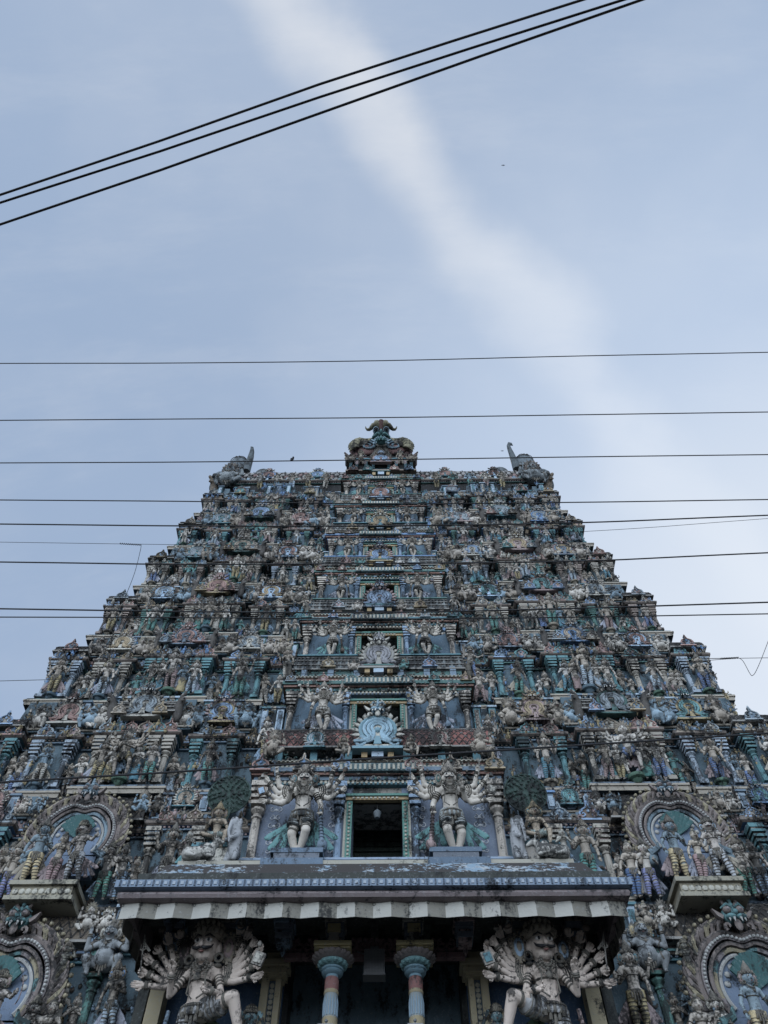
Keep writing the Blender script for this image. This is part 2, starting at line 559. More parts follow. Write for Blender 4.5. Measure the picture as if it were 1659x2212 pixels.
    if rich:
        for rr, z0_ in ((.045, .06), (.06, .03), (.075, -.005)):
            for t in [PI * k / 10 for k in range(11)]:
                jw.ell(ch + Vector((rr * math.cos(t), -.088 * b - .02 * math.sin(t), z0_ + .03 - .075 * math.sin(t))), .011, 0, 6, 4)
        jw.ell(ch + Vector((0, -.115 * b, -.055)), (.03, .016, .034), 0, 10, 6)
        for q in (-1, 1):
            jw.tube([ch + Vector((q * .09, -.06, .07)), ch + Vector((q * .06, -.095 * b, -.04)), hc + Vector((q * .075, -.09 * b, .10)), hc + Vector((q * .02, -.112 * b, .05))], .007, 6)
            jw.ell(ch + Vector((q * .125, -.03, .055)), (.035, .035, .02), 0, 10, 6)
        for k in range(15):
            t = PI * (1.08 + .84 * k / 14)
            lg.ell(hc + Vector((.112 * b * math.cos(t), .112 * b * math.sin(t), -.03)), (.02, .016, .034), k % 2, 7, 5)
            jw.ell(hc + Vector((.112 * b * math.cos(t), .112 * b * math.sin(t), .012)), .011, 0, 6, 4)
    # arms
    ar_ = .8 if key == 'giant' else 1.0
    for k, arm in enumerate(arms):
        side, s0, e, h = arm[:4]
        grip = arm[4] if len(arm) > 4 else (k % 2 == 0)
        s0, e, h = Vector(s0) + Vector((lean, 0, hip - .5)), Vector(e) + Vector((lean, 0, hip - .5)), Vector(h) + Vector((lean, 0, hip - .5))
        sk.cap(s0, e, .037 * b * ar_, .029 * b * ar_); sk.cap(e, h, .030 * b * ar_, .021 * b)
        dh = (h - e)
        hand(ex, h, dh, 1.25 * hn, grip, side)
        if rich:
            for tt in (.3, .42, .68):
                c_ = lerp(s0, e, tt); u = (e - s0).normalized() * .008
                jw.tube([c_ - u, c_, c_ + u], [.034 * b * ar_, .041 * b * ar_, .034 * b * ar_], 8)
            c_ = lerp(e, h, .70)
            for k2 in range(6): jw.ell(c_ + Vector((.024 * math.cos(k2 * 1.05), -.02 * b, .024 * math.sin(k2 * 1.05))), .009, 0, 6, 4)
        for p0, p1, tt, r_ in ((s0, e, .55, .037 * ar_), (e, h, .82, .027), (e, h, .92, .026)):
            c_ = lerp(p0, p1, tt); u = (Vector(p1) - Vector(p0)).normalized() * .009
            jw.tube([c_ - u, c_, c_ + u], [r_ * b, r_ * 1.25 * b, r_ * b], 8)
    # crown
    z0 = hd + Vector((0, .004, .038 * hs))
    T = Matrix.Translation(z0)
    if crown == 'tall':
        cr.lathe([(r * hs, z * hs) for r, z in ((.056, -.012), (.066, -.004), (.066, .008), (.057, .014), (.060, .028), (.052, .034), (.052, .046), (.045, .052), (.045, .064), (.037, .07), (.036, .082), (.027, .088), (.026, .1), (.016, .108), (.012, .122), (.004, .136))], 12, 0, T)
        for k in range(7):
            a = PI + PI * k / 6
            cr.ell(z0 + Vector((.066 * hs * math.cos(a), .066 * hs * math.sin(a), .012 * hs)), (.010 * hs, .010 * hs, .018 * hs), 0, 6, 5)
    elif crown == 'round':
        cr.lathe([(r * hs, z * hs) for r, z in ((.058, -.014), (.070, -.004), (.070, .008), (.060, .014), (.066, .03), (.060, .044), (.046, .056), (.05, .066), (.04, .078), (.02, .088), (.005, .092))], 14, 0, T)
        for k in range(9):
            a = PI + PI * k / 8
            cr.ell(z0 + Vector((.068 * hs * math.cos(a), .068 * hs * math.sin(a), .014 * hs)), (.011 * hs, .011 * hs, .015 * hs), 0, 7, 5)
            cr.ell(z0 + Vector((.06 * hs * math.cos(a + .15), .06 * hs * math.sin(a + .15), .046 * hs)), (.009 * hs, .009 * hs, .012 * hs), 0, 7, 5)
    elif crown == 'flame':
        for k in range(9):
            a = R(-10 + 200 * k / 8)
            p0 = z0 + Vector((.05 * hs * math.cos(a), .01, -.02 * hs + .05 * hs * math.sin(a)))
            p2 = z0 + Vector((.13 * hs * math.cos(a), .01, -.02 * hs + .15 * hs * math.sin(a)))
            cr.tube([p0, lerp(p0, p2, .6), p2], [.02 * hs, .02 * hs, .003], 6)
        cr.ell(z0, (.06 * hs, .055 * hs, .035 * hs))
    else:
        cr.ell(z0 + Vector((0, .012, .0)), (.06 * hs, .062 * hs, .045 * hs), 0, 12, 7)
        cr.ell(z0 + Vector((0, .02, .06 * hs)), (.028 * hs, .028 * hs, .03 * hs))
    rich_ = key in ('giant', 'guard')
    if disc:
        for q in (-1, 1):
            c0 = hd + Vector((q * (.098 if rich_ else .082) * hs, .016, -.005 * hs))
            for rr, mm, yy in ((.050, 0, 0), (.036, 1, -.01), (.02, 0, -.018)):
                cr.ell(c0 + Vector((0, yy, 0)), (rr * .62 * hs, .012, rr * 1.15 * hs), mm, 12, 5)
            for k in range(12):
                t = 2 * PI * k / 12
                cr.ell(c0 + Vector((.034 * hs * math.cos(t), -.006, .062 * hs * math.sin(t))), .0075 * hs, 0, 5, 4)
    if halo:
        for k in range(16):
            t = 2 * PI * k / 16
            a0 = hd + Vector((.09 * hs * math.cos(t), .05, .09 * hs * math.sin(t)))
            a1 = hd + Vector((.17 * hs * math.cos(t), .05, .17 * hs * math.sin(t)))
            cr.tube([a0, a1], [.02 * hs, .012 * hs], 5)
        cr.ell(hd + Vector((0, .06, 0)), (.13 * hs, .015, .13 * hs), 1, 16, 5)
    # trailing cloth, scalloped, at both sides behind the legs
    if sash:
        for q in (-1, 1):
            for k in range(5):
                a = R(26 - 13 * k) if sash is True else R(50 - 18 * k)
                top = hc + Vector((q * .07, .05, -.02))
                ln = .30 + .06 * math.sin(k * 1.3)
                end = top + Vector((q * math.sin(a) * ln * 1.1 + q * .05, .012 * (k % 2), -abs(math.cos(a)) * ln - .02))
                m_ = lerp(top, end, .55) + Vector((q * .025, 0, -.02))
                sa.tube([top, m_, end], [.02, .032, .038], 6, k % 2, flat=.35)
                sa.ell(end, (.04, .014, .03), k % 2, 8, 5)
    # things held
    itl = []
    for kind, side, p in items:
        it = MB(); itl.append((kind, it))
        p = Vector(p) + Vector((0, 0, hip - .5))
        if kind == 'club':
            q = Vector((p.x + side * .045, p.y - .03, .05))
            it.tube([p + Vector((0, 0, .03)), lerp(p, q, .35), lerp(p, q, .7), lerp(p, q, .8)], [.016, .019, .026, .034], 10, 0)
            c_ = lerp(p, q, .9)
            it.lathe([(.02, .07), (.05, .055), (.058, .02), (.058, -.01), (.045, -.03), (.05, -.04), (.03, -.055)][::-1], 12, 0, Matrix.Translation(c_))
            for k in range(8):
                c2 = lerp(p, q, .1 + .08 * k)
                it.torus(c2, .02 + .001 * k, .006, 0, 10, 5, 'z')
        elif kind == 'ring':
            it.torus(p + Vector((side * .01, 0, .05)), .05, .007, 0, 18, 5)
        elif kind == 'shield':
            T2 = Matrix.Translation(p + Vector((side * .03, -.02, .01))) @ Matrix.Rotation(R(side * 20), 4, 'Y')
            it.box(-.045, .045, -.012, .012, -.05, .05, 0, T2); it.box(-.03, .03, -.02, 0, -.034, .034, 1, T2)
        elif kind == 'trident':
            it.tube([p - Vector((0, 0, .08)), p + Vector((side * .02, 0, .09))], .006, 6)
            for q in (-1, 0, 1):
                it.tube([p + Vector((side * .02, 0, .085)), p + Vector((side * .02 + q * .024, 0, .10)), p + Vector((side * .02 + q * .02, 0, .15 - abs(q) * .01))], [.007, .007, .001], 5)
        elif kind == 'sword':
            it.tube([p, p + Vector((side * .06, 0, .06)), p + Vector((side * .08, 0, .15))], [.010, .016, .001], 6, flat=.3)
        elif kind == 'axe':
            it.tube([p - Vector((0, 0, .05)), p + Vector((0, 0, .1))], .006, 6)
            it.ell(p + Vector((side * .02, 0, .08)), (.035, .008, .03))
        elif kind == 'lotus':
            it.tube([p, p + Vector((side * .01, -.01, .04))], .005, 5)
            it.ell(p + Vector((side * .01, -.01, .055)), (.02, .02, .026))
        elif kind == 'bell':
            it.lathe([(.028, -.03), (.022, -.01), (.015, .015), (.004, .025)], 10, 0, Matrix.Translation(p + Vector((side * .02, 0, .05))))
        elif kind == 'garland':
            P = []
            for k in range(25):
                t = k / 24
                P.append(Vector((side * (.13 + .10 * math.sin(PI * t)), -.09 - .03 * math.sin(PI * t), .74 - .62 * t)))
            it.tube(P, .019, 8, mats=[(k // 2) % 2 for k in range(25)])
        elif kind == 'bow':
            it.tube([p + Vector((side * .06 * math.cos(R(a)), 0, .18 * math.sin(R(a)))) for a in range(-80, 90, 20)], .008, 5)
    body = remesh(sk, voxel, 2)
    body.join(ex)
    F = {}
    F['body'] = body.mesh('body', ['skinc' if key in ('giant', 'guard') else 'skin', 'white', 'black', 'lip'], ang=60)
    F['crown'] = cr.mesh('crown', ['obj', 'trim'])
    F['jewellery'] = jw.mesh('jewellery', ['jewel'])
    if lg.v: F['leggings'] = lg.mesh('leggings', ['obj', 'jewel'])
    if sa.v: F['sash'] = sa.mesh('sash', ['obj', 'obj'])
    for k, (kind, it) in enumerate(itl):
        if it.v: F['weapon%d_%s' % (k, kind)] = it.mesh(kind, ['soft', 'trim'])
    return F

def arm(side, e, h, grip=False): return (side, (side * .12, .0, .80), e, h, grip)

FIG = {}
FIG['four'] = make_figure('four', [arm(-1, (-.22, .02, .70), (-.27, -.04, .86), True), arm(1, (.22, .02, .70), (.27, -.04, .86), True),
                                   arm(-1, (-.19, -.02, .62), (-.15, -.13, .66)), arm(1, (.19, -.02, .60), (.19, -.07, .46))],
                          items=(('trident', -1, (-.28, -.05, .9)), ('lotus', 1, (.28, -.05, .9))), voxel=.012)
FIG['stand'] = make_figure('stand', [arm(-1, (-.20, -.0, .62), (-.20, -.06, .47)), arm(1, (.21, -.02, .63), (.12, -.14, .66), True)],
                           legs=[((-.08, -.03, .27), (-.09, 0, .04)), ((.06, -.05, .28), (.10, -.01, .04))], crown='tall', lean=-.015, voxel=.012)
FIG['lady'] = make_figure('lady', [arm(-1, (-.21, .0, .62), (-.24, -.05, .47)), arm(1, (.19, -.02, .64), (.23, -.10, .78), True)],
                          female=True, legs=[((-.05, -.02, .27), (-.03, 0, .04)), ((.075, -.03, .27), (.05, 0, .04))], lean=.03,
                          items=(('lotus', 1, (.24, -.1, .8)),), voxel=.012, crown='bun', disc=False)
FIG['skirt'] = make_figure('skirt', [arm(-1, (-.19, -.02, .63), (-.06, -.15, .67)), arm(1, (.19, -.02, .63), (.06, -.15, .67))],
                           female=True, legstyle='skirt', crown='tall', voxel=.012)
FIG['dance'] = make_figure('dance', fan(-1, (50, 22, -8)) + fan(1, (50, 22, -8)) + [arm(-1, (-.18, -.04, .63), (-.03, -.15, .66)), arm(1, (.2, -.02, .62), (.1, -.16, .58))],
                           legs=[((-.16, -.06, .33), (-.11, -.01, .05)), ((.15, -.08, .36), (.14, -.04, .10))], legstyle='shorts', crown='flame',
                           items=(('ring', 1, (.33, -.05, .95)), ('sword', -1, (-.33, -.05, .95))), voxel=.012)
FIG['archer'] = make_figure('archer', [arm(-1, (-.22, -.03, .72), (-.33, -.1, .76), True), arm(1, (.21, -.01, .66), (.26, -.05, .80), True)],
                            legs=[((-.10, -.05, .28), (-.14, -.02, .04)), ((.09, -.03, .27), (.11, 0, .04))], items=(('bow', -1, (-.35, -.1, .78)),),
                            moustache=True, crown='round', voxel=.012, sash='wide')
FIG['raised'] = make_figure('raised', [arm(-1, (-.25, -.04, .74), (-.16, -.06, .92)), arm(1, (.25, -.04, .74), (.16, -.06, .92))],
                            legs=[((-.075, -.02, .27), (-.06, 0, .04)), ((.075, -.02, .27), (.06, 0, .04))], belly=.8, crown='round', voxel=.012, sash=False)
FIG['pray'] = make_figure('pray', [arm(-1, (-.20, -.06, .66), (-.025, -.17, .74)), arm(1, (.20, -.06, .66), (.025, -.17, .74))],
                          legstyle='shorts', crown='bun', disc=False, voxel=.012)
# squatting dwarf: hips low, belly large, knees out
FIG['gana'] = make_figure('gana', [arm(-1, (-.30, -.04, .70), (-.28, -.08, .92)), arm(1, (.30, -.04, .70), (.28, -.08, .92))],
                          legs=[((-.25, -.14, .24), (-.19, -.10, .04)), ((.25, -.14, .24), (.19, -.10, .04))], hip=.17, hs=1.55, belly=1.45, bulk=1.35,
                          legstyle='none', crown='bun', disc=True, sash=False, moustache=True, voxel=.013)
FIG['gana2'] = make_figure('gana2', [arm(-1, (-.28, -.06, .64), (-.26, -.18, .52)), arm(1, (.29, -.04, .72), (.25, -.08, .93))],
                           legs=[((-.25, -.14, .26), (-.19, -.10, .04)), ((.26, -.16, .16), (.14, -.18, .05))], hip=.17, hs=1.5, belly=1.5, bulk=1.3,
                           legstyle='none', crown='flame', disc=True, sash=False, voxel=.013)
FIG['sit'] = make_figure('sit', [arm(-1, (-.20, -.02, .62), (-.17, -.14, .72)), arm(1, (.21, -.03, .62), (.20, -.14, .50))],
                         legs=[((-.24, -.12, .14), (-.02, -.18, .07)), ((.22, -.16, .16), (.17, -.22, -.14))], hip=.14, hs=1.35, female=True,
                         legstyle='shorts', crown='tall', disc=True, sash=False, voxel=.012)
FIG['guard'] = make_figure('guard', fan(-1, (48, 22, -2, -22), l1=.18, l2=.17) + fan(1, (52, 26, 2), l1=.18, l2=.17) +
                           [arm(1, (.20, 0, .62), (.21, -.08, .50), True), arm(-1, (-.17, -.04, .66), (-.13, -.15, .76))],
                           legs=[((-.10, -.03, .27), (-.04, -.0, .04)), ((.06, -.10, .28), (-.01, -.02, .06))], moustache=True, crown='tall', bulk=1.1,
                           items=(('club', 1, (.21, -.09, .49)), ('shield', -1, (-.44, -.1, .72)), ('ring', 1, (.34, -.1, 1.0)), ('trident', -1, (-.34, -.1, 1.0)), ('axe', 1, (.45, -.1, .92)), ('bell', -1, (-.46, -.1, .88))),
                           legstyle='shorts', voxel=.009, hs=1.25, sash='wide')
FIG['giant'] = make_figure('giant', fan(-1, (70, 54, 38, 22, 6, -10), l1=.155, l2=.155, bend=14, sh=(.15, .02, .80)) + fan(1, (70, 54, 38, 22, 6, -10), l1=.155, l2=.155, bend=14, sh=(.15, .02, .80)) +
                           [arm(-1, (-.22, -.08, .60), (-.19, -.20, .72)), arm(1, (.20, -.06, .60), (.14, -.22, .56))],
                           legs=[((-.07, -.04, .26), (-.05, 0, .02)), ((.33, -.15, .535), (.40, -.08, .27))], moustache=True, crown='round',
                           items=(('ring', 1, (.28, -.06, 1.09)), ('sword', -1, (-.45, -.12, .94)), ('axe', -1, (-.37, -.1, 1.04)), ('bell', 1, (.37, -.1, 1.04)), ('trident', -1, (-.48, -.15, .85)),
                                  ('lotus', 1, (.49, -.15, .86)), ('shield', 1, (.49, -.2, .76)), ('club', -1, (-.24, .02, .5))),
                           legstyle='shorts', voxel=.0075, hs=1.95, sash='wide', bulk=1.12, hn=1.2)

def joined(F):
    """all the pieces of a figure as one mesh, for the far small ones"""
    mb = MB(); mats = []
    for k, me in F.items():
        off = len(mb.v)
        mb.v.extend([tuple(v.co) for v in me.vertices])
        base = len(mats)
        mats += [m for m in me.materials]
        for p in me.polygons:
            mb.f.append([off + q for q in p.vertices]); mb.m.append(base + p.material_index)
    return mb, mats

SKINS = [((.56, .52, .46), 'pale'), ((.47, .42, .36), 'buff'), ((.38, .33, .27), 'tan'), ((.25, .35, .42), 'grey-blue'), ((.13, .29, .28), 'green'), ((.62, .60, .56), 'whitish')]
CLOTH = [((.46, .38, .20), 'yellow'), ((.42, .52, .60), 'pale blue'), ((.11, .30, .27), 'green'), ((.38, .27, .26), 'pink'), ((.52, .49, .43), 'cream'), ((.11, .29, .38), 'teal'), ((.14, .22, .42), 'blue')]
CAPES = [(.26, .38, .50), (.12, .29, .31), (.34, .27, .27), (.36, .38, .45), (.38, .34, .27)]
CROWNC = [(.22, .19, .15), (.18, .165, .14), (.26, .235, .18)]

PED = MB()
PED.lathe([(.05, -.17), (.09, -.12), (.10, -.09), (.15, -.06), (.16, -.03), (.155, 0)], 12, 0)
PEDm = PED.mesh('pedestal', ['obj'])

def statue(kind, loc, s, label, group=None, cat='statue', skin=None, cloth=None, cape=None, rz=0.0, mirror=False, name='statue', ped=None, crown=None, far=False, tilt=12):
    F = FIG[kind]
    skin = skin or rnd.choice(SKINS)[0]
    cloth = cloth or rnd.choice(CLOTH)[0]
    cape = cape or rnd.choice(CAPES)
    crown = crown or rnd.choice(CROWNC)
    root = thing(name, label, cat, loc, rz, group, scale=(-s if mirror else s, s, s))
    root.rotation_euler = (R(tilt), 0, rz)
    for k, me in F.items():
        if far and k.startswith('weapon'): continue
        c_ = {'body': skin, 'crown': crown, 'leggings': cloth, 'sash': cape}.get(k, (.3, .3, .3))
        obj(k.split('_')[-1], me, root, color=c_)
    if ped: obj('pedestal', PEDm, root, color=ped)
    return root
def mat_(nm, c, g=.5):
    k = nm + str(c)
    if k not in M: M[k] = stucco(nm, c, grime=g)
    return k

# ------------------------------------------------------------------ relief ornaments
def beast(mb, c, s, mats=(0, 1, 2), horns=True, tongue=True):
    """glaring lion mask: bulging eyes, snout, fangs, ears and horns"""
    c = Vector(c); a, b_, d = mats
    mb.ell(c + Vector((0, .05 * s, .05 * s)), (.36 * s, .2 * s, .30 * s), a, 12, 8)
    for q in (-1, 1):
        mb.ell(c + Vector((q * .19 * s, -.13 * s, .13 * s)), (.13 * s, .12 * s, .12 * s), b_, 10, 7)
        mb.ell(c + Vector((q * .19 * s, -.235 * s, .13 * s)), (.05 * s, .03 * s, .05 * s), 3, 8, 5)
        mb.tube([c + Vector((q * .04 * s, -.18 * s, .2 * s)), c + Vector((q * .18 * s, -.2 * s, .29 * s)), c + Vector((q * .36 * s, -.1 * s, .2 * s))], [.03 * s, .05 * s, .02 * s], 6, a)
        mb.ell(c + Vector((q * .15 * s, -.17 * s, -.10 * s)), (.17 * s, .13 * s, .09 * s), a, 10, 6)
        mb.tube([c + Vector((q * .10 * s, -.23 * s, -.16 * s)), c + Vector((q * .11 * s, -.26 * s, -.30 * s))], [.045 * s, .008 * s], 6, 4)
        mb.tube([c + Vector((q * .22 * s, -.2 * s, -.15 * s)), c + Vector((q * .24 * s, -.22 * s, -.27 * s))], [.04 * s, .008 * s], 6, 4)
        mb.prism([(c.x + q * .32 * s, c.z + .0), (c.x + q * .62 * s, c.z + .22 * s), (c.x + q * .52 * s, c.z + .0 * s), (c.x + q * .38 * s, c.z - .12 * s)][::q], c.y - .08 * s, c.y + .06 * s, b_)
        # curling whisker lobes under the jaw
        P = []
        for k in range(9):
            t = k / 8
            ang = R(-60 - q * 0 + 300 * t)
            P.append(c + Vector((q * (.30 + .15 * (1 - t) * math.cos(ang)) * s, -.1 * s, (-.36 + .15 * (1 - t) * math.sin(ang)) * s)))
        mb.tube(P, [.06 * s * (1 - .5 * k / 8) for k in range(9)], 6, b_)
        if horns:
            mb.tube([c + Vector((q * .12 * s, 0, .28 * s)), c + Vector((q * .22 * s, -.02 * s, .46 * s)), c + Vector((q * .14 * s, -.06 * s, .62 * s))], [.08 * s, .06 * s, .02 * s], 6, b_)
    mb.ell(c + Vector((0, -.22 * s, .02 * s)), (.08 * s, .1 * s, .09 * s), a, 8, 6)
    if horns:
        for k, z in enumerate((.34, .46, .57)):
            mb.ell(c + Vector((0, -.06 * s, z * s)), (.085 * s * (1 - .2 * k), .07 * s, .09 * s), a, 8, 6)
    if tongue:
        mb.ell(c + Vector((0, -.12 * s, -.32 * s)), (.12 * s, .06 * s, .2 * s), 2, 8, 6)

def scroll(mb, cx, cz, r, q, turns, y, th, mat):
    P = []; n = int(12 * turns)
    for k in range(n + 1):
        t = k / n
        a = R(90) + q * 2 * PI * turns * t
        rr = r * (1 - .8 * t)
        P.append((cx + rr * math.cos(a), y, cz + rr * math.sin(a)))
    mb.tube(P, [th * (1 - .5 * k / n) for k in range(n + 1)], 6, mat)

KM = ['obj', 'trim', 'soft', 'black', 'white']
def kudu_flame(head=True, seed=0):
    """horseshoe gable: rings, flame fringe, scrolled feet, mask on top; radius about .5"""
    mb = MB()
    mb.prism([(.46 * math.cos(R(a)), .46 * math.sin(R(a))) for a in range(-40, 221, 20)], -.02, .12, 2)
    for k in range(15):
        a = R(-38 + 256 * k / 14)
        r0, r1, r2 = .42, .56, .70
        sw = R(9) * (1 if math.cos(a) > 0 else -1)
        mb.tube([(r0 * math.cos(a), .02, r0 * math.sin(a)), (r1 * math.cos(a), -.05, r1 * math.sin(a)), (r2 * math.cos(a + sw), .0, r2 * math.sin(a + sw))],
                [.055, .075, .012], 6, 2, flat=.6)
    mb.tube([(.44 * math.cos(R(a)), -.04, .44 * math.sin(R(a))) for a in range(-45, 226, 18)], .05, 6, 1)
    for j, (rr, mm, y) in enumerate(((.345, 0, -.07), (.245, 0, -.05), (.15, 1 if seed else 0, -.03))):
        arc = [(rr * math.cos(R(a)), y, rr * math.sin(R(a)) + .03 * j) for a in range(-48, 229, 23)]
        ft = [(rr * 1.55 + .05, y - .02, -.44 - .0 * j), (rr * 1.0, y - .02, -.42 + .02 * j), (rr * .62, y, -rr * .95 - .02)]
        mb.tube(ft + arc + [(-x_, y_, z_) for x_, y_, z_ in ft[::-1]], .046, 6, mm)
    mb.ell((0, -.02, 0), (.085, .06, .085), 1, 10, 6)
    for k in range(8):
        a = 2 * PI * k / 8
        mb.ell((.09 * math.cos(a), -.03, .09 * math.sin(a)), .022, 3 if seed else 1, 5, 4)
    for q in (-1, 1):
        scroll(mb, q * .44, -.42, .17, q, 1.3, -.05, .05, 0)
        mb.tube([(0, -.03, -.34), (q * .2, -.06, -.36), (q * .40, -.05, -.26)], [.03, .05, .04], 6, 0)
    mb.box(-.62, .62, -.10, .14, -.68, -.60, 1)
    mb.box(-.52, .52, -.06, .14, -.60, -.52, 2)
    mb.prism([(-.1, -.52), (.1, -.52), (.05, -.25), (-.05, -.25)], -.08, .0, 1)
    if head: beast(mb, (0, -.08, .66), .58, (0, 2, 1))
    return mb.mesh('gable_ornament', KM, ang=50)

def kudu_small(v=0):
    """spade-shaped gable with a double curl and finial"""
    mb = MB()
    o = [(-.5, -.4), (.5, -.4), (.46, -.1), (.30, .08), (.12, .2), (.07, .42), (.10, .5), (0, .64), (-.10, .5), (-.07, .42), (-.12, .2), (-.30, .08), (-.46, -.1)]
    mb.prism(o, -.02, .12, 1)
    for q in (-1, 1):
        scroll(mb, q * .27, -.18, .19, -q, 1.2, -.05, .055, 0)
        mb.tube([(q * .04, -.05, .45), (q * .08, -.07, .2), (q * .36, -.06, .04), (q * .46, -.04, -.12)], [.03, .045, .045, .03], 6, 0)
    mb.ell((0, -.05, .02), (.08, .05, .11), 2 if v else 0, 8, 6)
    mb.ell((0, -.03, .54), (.07, .06, .12), 0, 8, 6)
    mb.box(-.56, .56, -.06, .14, -.50, -.40, 0)
    return mb.mesh('gable_ornament', ['obj', 'soft', 'trim', 'black'], ang=50)

KF = [kudu_flame(True, 0), kudu_flame(True, 1)]
KS = [kudu_small(0), kudu_small(1)]
KCOL = [(.25, .36, .52), (.15, .32, .33), (.40, .34, .27), (.38, .24, .21), (.30, .35, .38), (.38, .30, .19)]

def horn_beast():
    """rearing crocodile-lion at a roof end, jaws open"""
    mb = MB()
    mb.cap((0, .1, -.4), (0, -.05, .1), .24, .26); mb.cap((0, -.05, .15), (.10, -.25, .45), .24, .20)
    mb.cap((.10, -.3, .5), (.30, -.5, .62), .16, .09); mb.cap((.08, -.3, .38), (.26, -.45, .28), .10, .06)
    r = remesh(mb, .045, 1)
    for k in range(7):
        a = R(200 - 28 * k)
        r.tube([(.02 + .22 * math.cos(a), .02, .3 + .3 * math.sin(a)), (.02 + .42 * math.cos(a), .04, .3 + .5 * math.sin(a))], [.09, .015], 6, 1)
    for k in range(4):
        r.tube([(.16 + .05 * k, -.44, .52 - .01 * k), (.17 + .05 * k, -.46, .42)], [.025, .005], 5, 2)
    r.ell((.14, -.40, .64), .06, 2, 8, 6)
    r.tube([(.05, -.2, .6), (-.02, -.1, .85), (.1, -.15, 1.0)], [.08, .06, .01], 6, 1)
    return r.mesh('roof_beast', ['obj', 'soft', 'white'], ang=50)
HB = horn_beast()

def pilaster_mesh(h, r, mat=('obj', 'soft'), corbel=True):
    mb = MB()
    mb.box(-r * 1.35, r * 1.35, -r * 1.35, r * 1.35, 0, .08 * h, 0)
    mb.lathe([(r, .08 * h), (r, .11 * h), (r * .92, .12 * h), (r * .88, .56 * h), (r * 1.15, .57 * h), (r * 1.15, .59 * h), (r * .8, .60 * h), (r * .85, .62 * h),
              (r * 1.5, .655 * h), (r * 1.55, .68 * h), (r * 1.1, .70 * h), (r * 1.0, .71 * h)], 8, 0, ph=R(22.5))
    if corbel:
        z = .71
        for k, e in enumerate((1.5, 1.2, 1.65, 1.3, 1.8, 1.5)):
            dz = .04 if k % 2 == 0 else .035
            mb.box(-r * e, r * e, -r * e * 1.15, r * e, z * h, (z + dz) * h, (0, 1)[k % 2])
            z += dz
        mb.box(-r * 1.9, r * 1.9, -r * 2.0, r * 1.5, z * h, h, 0)
    return mb.mesh('pilaster', mat, ang=30)

def barrel(length, r, ry, lattice=False, rings=True):
    """vaulted roof lying along x, with ribs or a diamond net of tiles"""
    mb = MB()
    n = 12
    P = [(-ry * math.cos(PI * k / n), r * math.sin(PI * k / n)) for k in range(n + 1)]
    def slab(x0, x1, s_, mat):
        vs = [(x0, y * s_, z * s_) for y, z in P] + [(x1, y * s_, z * s_) for y, z in P]
        m_ = n + 1
        fs = [(k, k + 1, m_ + k + 1, m_ + k) for k in range(n)] + [tuple(range(m_ - 1, -1, -1)), tuple(range(m_, 2 * m_)), (0, m_, 2 * m_ - 1, m_ - 1)]
        mb.add(vs, fs, mat)
    slab(-length / 2, length / 2, 1, 0)
    if lattice:
        st = .25 * min(1.0, r + .1)
        nx = int(length / st)
        for d_ in (-1, 1):
            for k in range(-4, nx + 5):
                pts = []
                for j in range(9):
                    t = PI * (.02 + .55 * j / 8)
                    x = -length / 2 + k * st + d_ * (j - 4) * st * .5
                    if -length / 2 <= x <= length / 2: pts.append((x, -ry * 1.02 * math.cos(t), r * 1.02 * math.sin(t)))
                if len(pts) > 1: mb.tube(pts, .022, 4, 1)
        for k in range(nx):
            for j in range(1, 8):
                t = PI * (.02 + .55 * j / 8)
                x = -length / 2 + k * st + (j % 2) * st * .5 + (0 if True else 0)
                mb.ell((x, -ry * 1.01 * math.cos(t), r * 1.01 * math.sin(t)), (st * .20, .02, st * .22), 2 if (k + j) % 3 == 0 else 0, 6, 4)
    elif rings:
        k = 0; x = -length / 2 + .05
        while x < length / 2:
            slab(x, x + .08, 1.09, 1 if k % 2 else 0)
            x += .15; k += 1
        for zz in (.2, .5, .8):
            t = math.asin(zz)
            mb.box(-length / 2, length / 2, -ry * 1.1 * math.cos(t) - .02, -ry * 1.0 * math.cos(t), r * zz * 1.05, r * zz * 1.05 + .035, 2)
    mb.box(-length / 2 - .05, length / 2 + .05, -ry * 1.1, ry * .6, -.07, 0, 2)
    mb.tube([(-length / 2, -.02, r * 1.04), (length / 2, -.02, r * 1.04)], .04 * r + .02, 6, 2)
    return mb.mesh('barrel_roof', ['roof', 'dark', mat_('roof_trim_paint', (.26, .25, .23), .55)], ang=40)

def loft(mb, plan, prof, mats):
    """plan: orthogonal closed polygon (counter-clockwise seen from above); prof: (z, offset)"""
    n = len(plan)
    off = []
    for i in range(n):
        a = Vector(plan[i - 1]); b = Vector(plan[i]); c = Vector(plan[(i + 1) % n])
        n1 = Vector(((b - a).y, -(b - a).x)).normalized(); n2 = Vector(((c - b).y, -(c - b).x)).normalized()
        o = n1 + n2
        if (n1 - n2).length < 1e-4: o = n1
        off.append(o)
    vs = []; base = len(mb.v)
    for z, o in prof:
        for i in range(n): vs.append((plan[i][0] + off[i].x * o, plan[i][1] + off[i].y * o, z))
    fs = []; ms = []
    for j in range(len(prof) - 1):
        for i in range(n):
            fs.append((j * n + i, j * n + (i + 1) % n, (j + 1) * n + (i + 1) % n, (j + 1) * n + i)); ms.append(mats[j])
    fs.append(tuple(range(n - 1, -1, -1))); ms.append(mats[0])
    fs.append(tuple(range((len(prof) - 1) * n, len(prof) * n))); ms.append(mats[-1])
    mb.v.extend(vs)
    for q, m_ in zip(fs, ms): mb.f.append([base + k for k in q]); mb.m.append(m_)

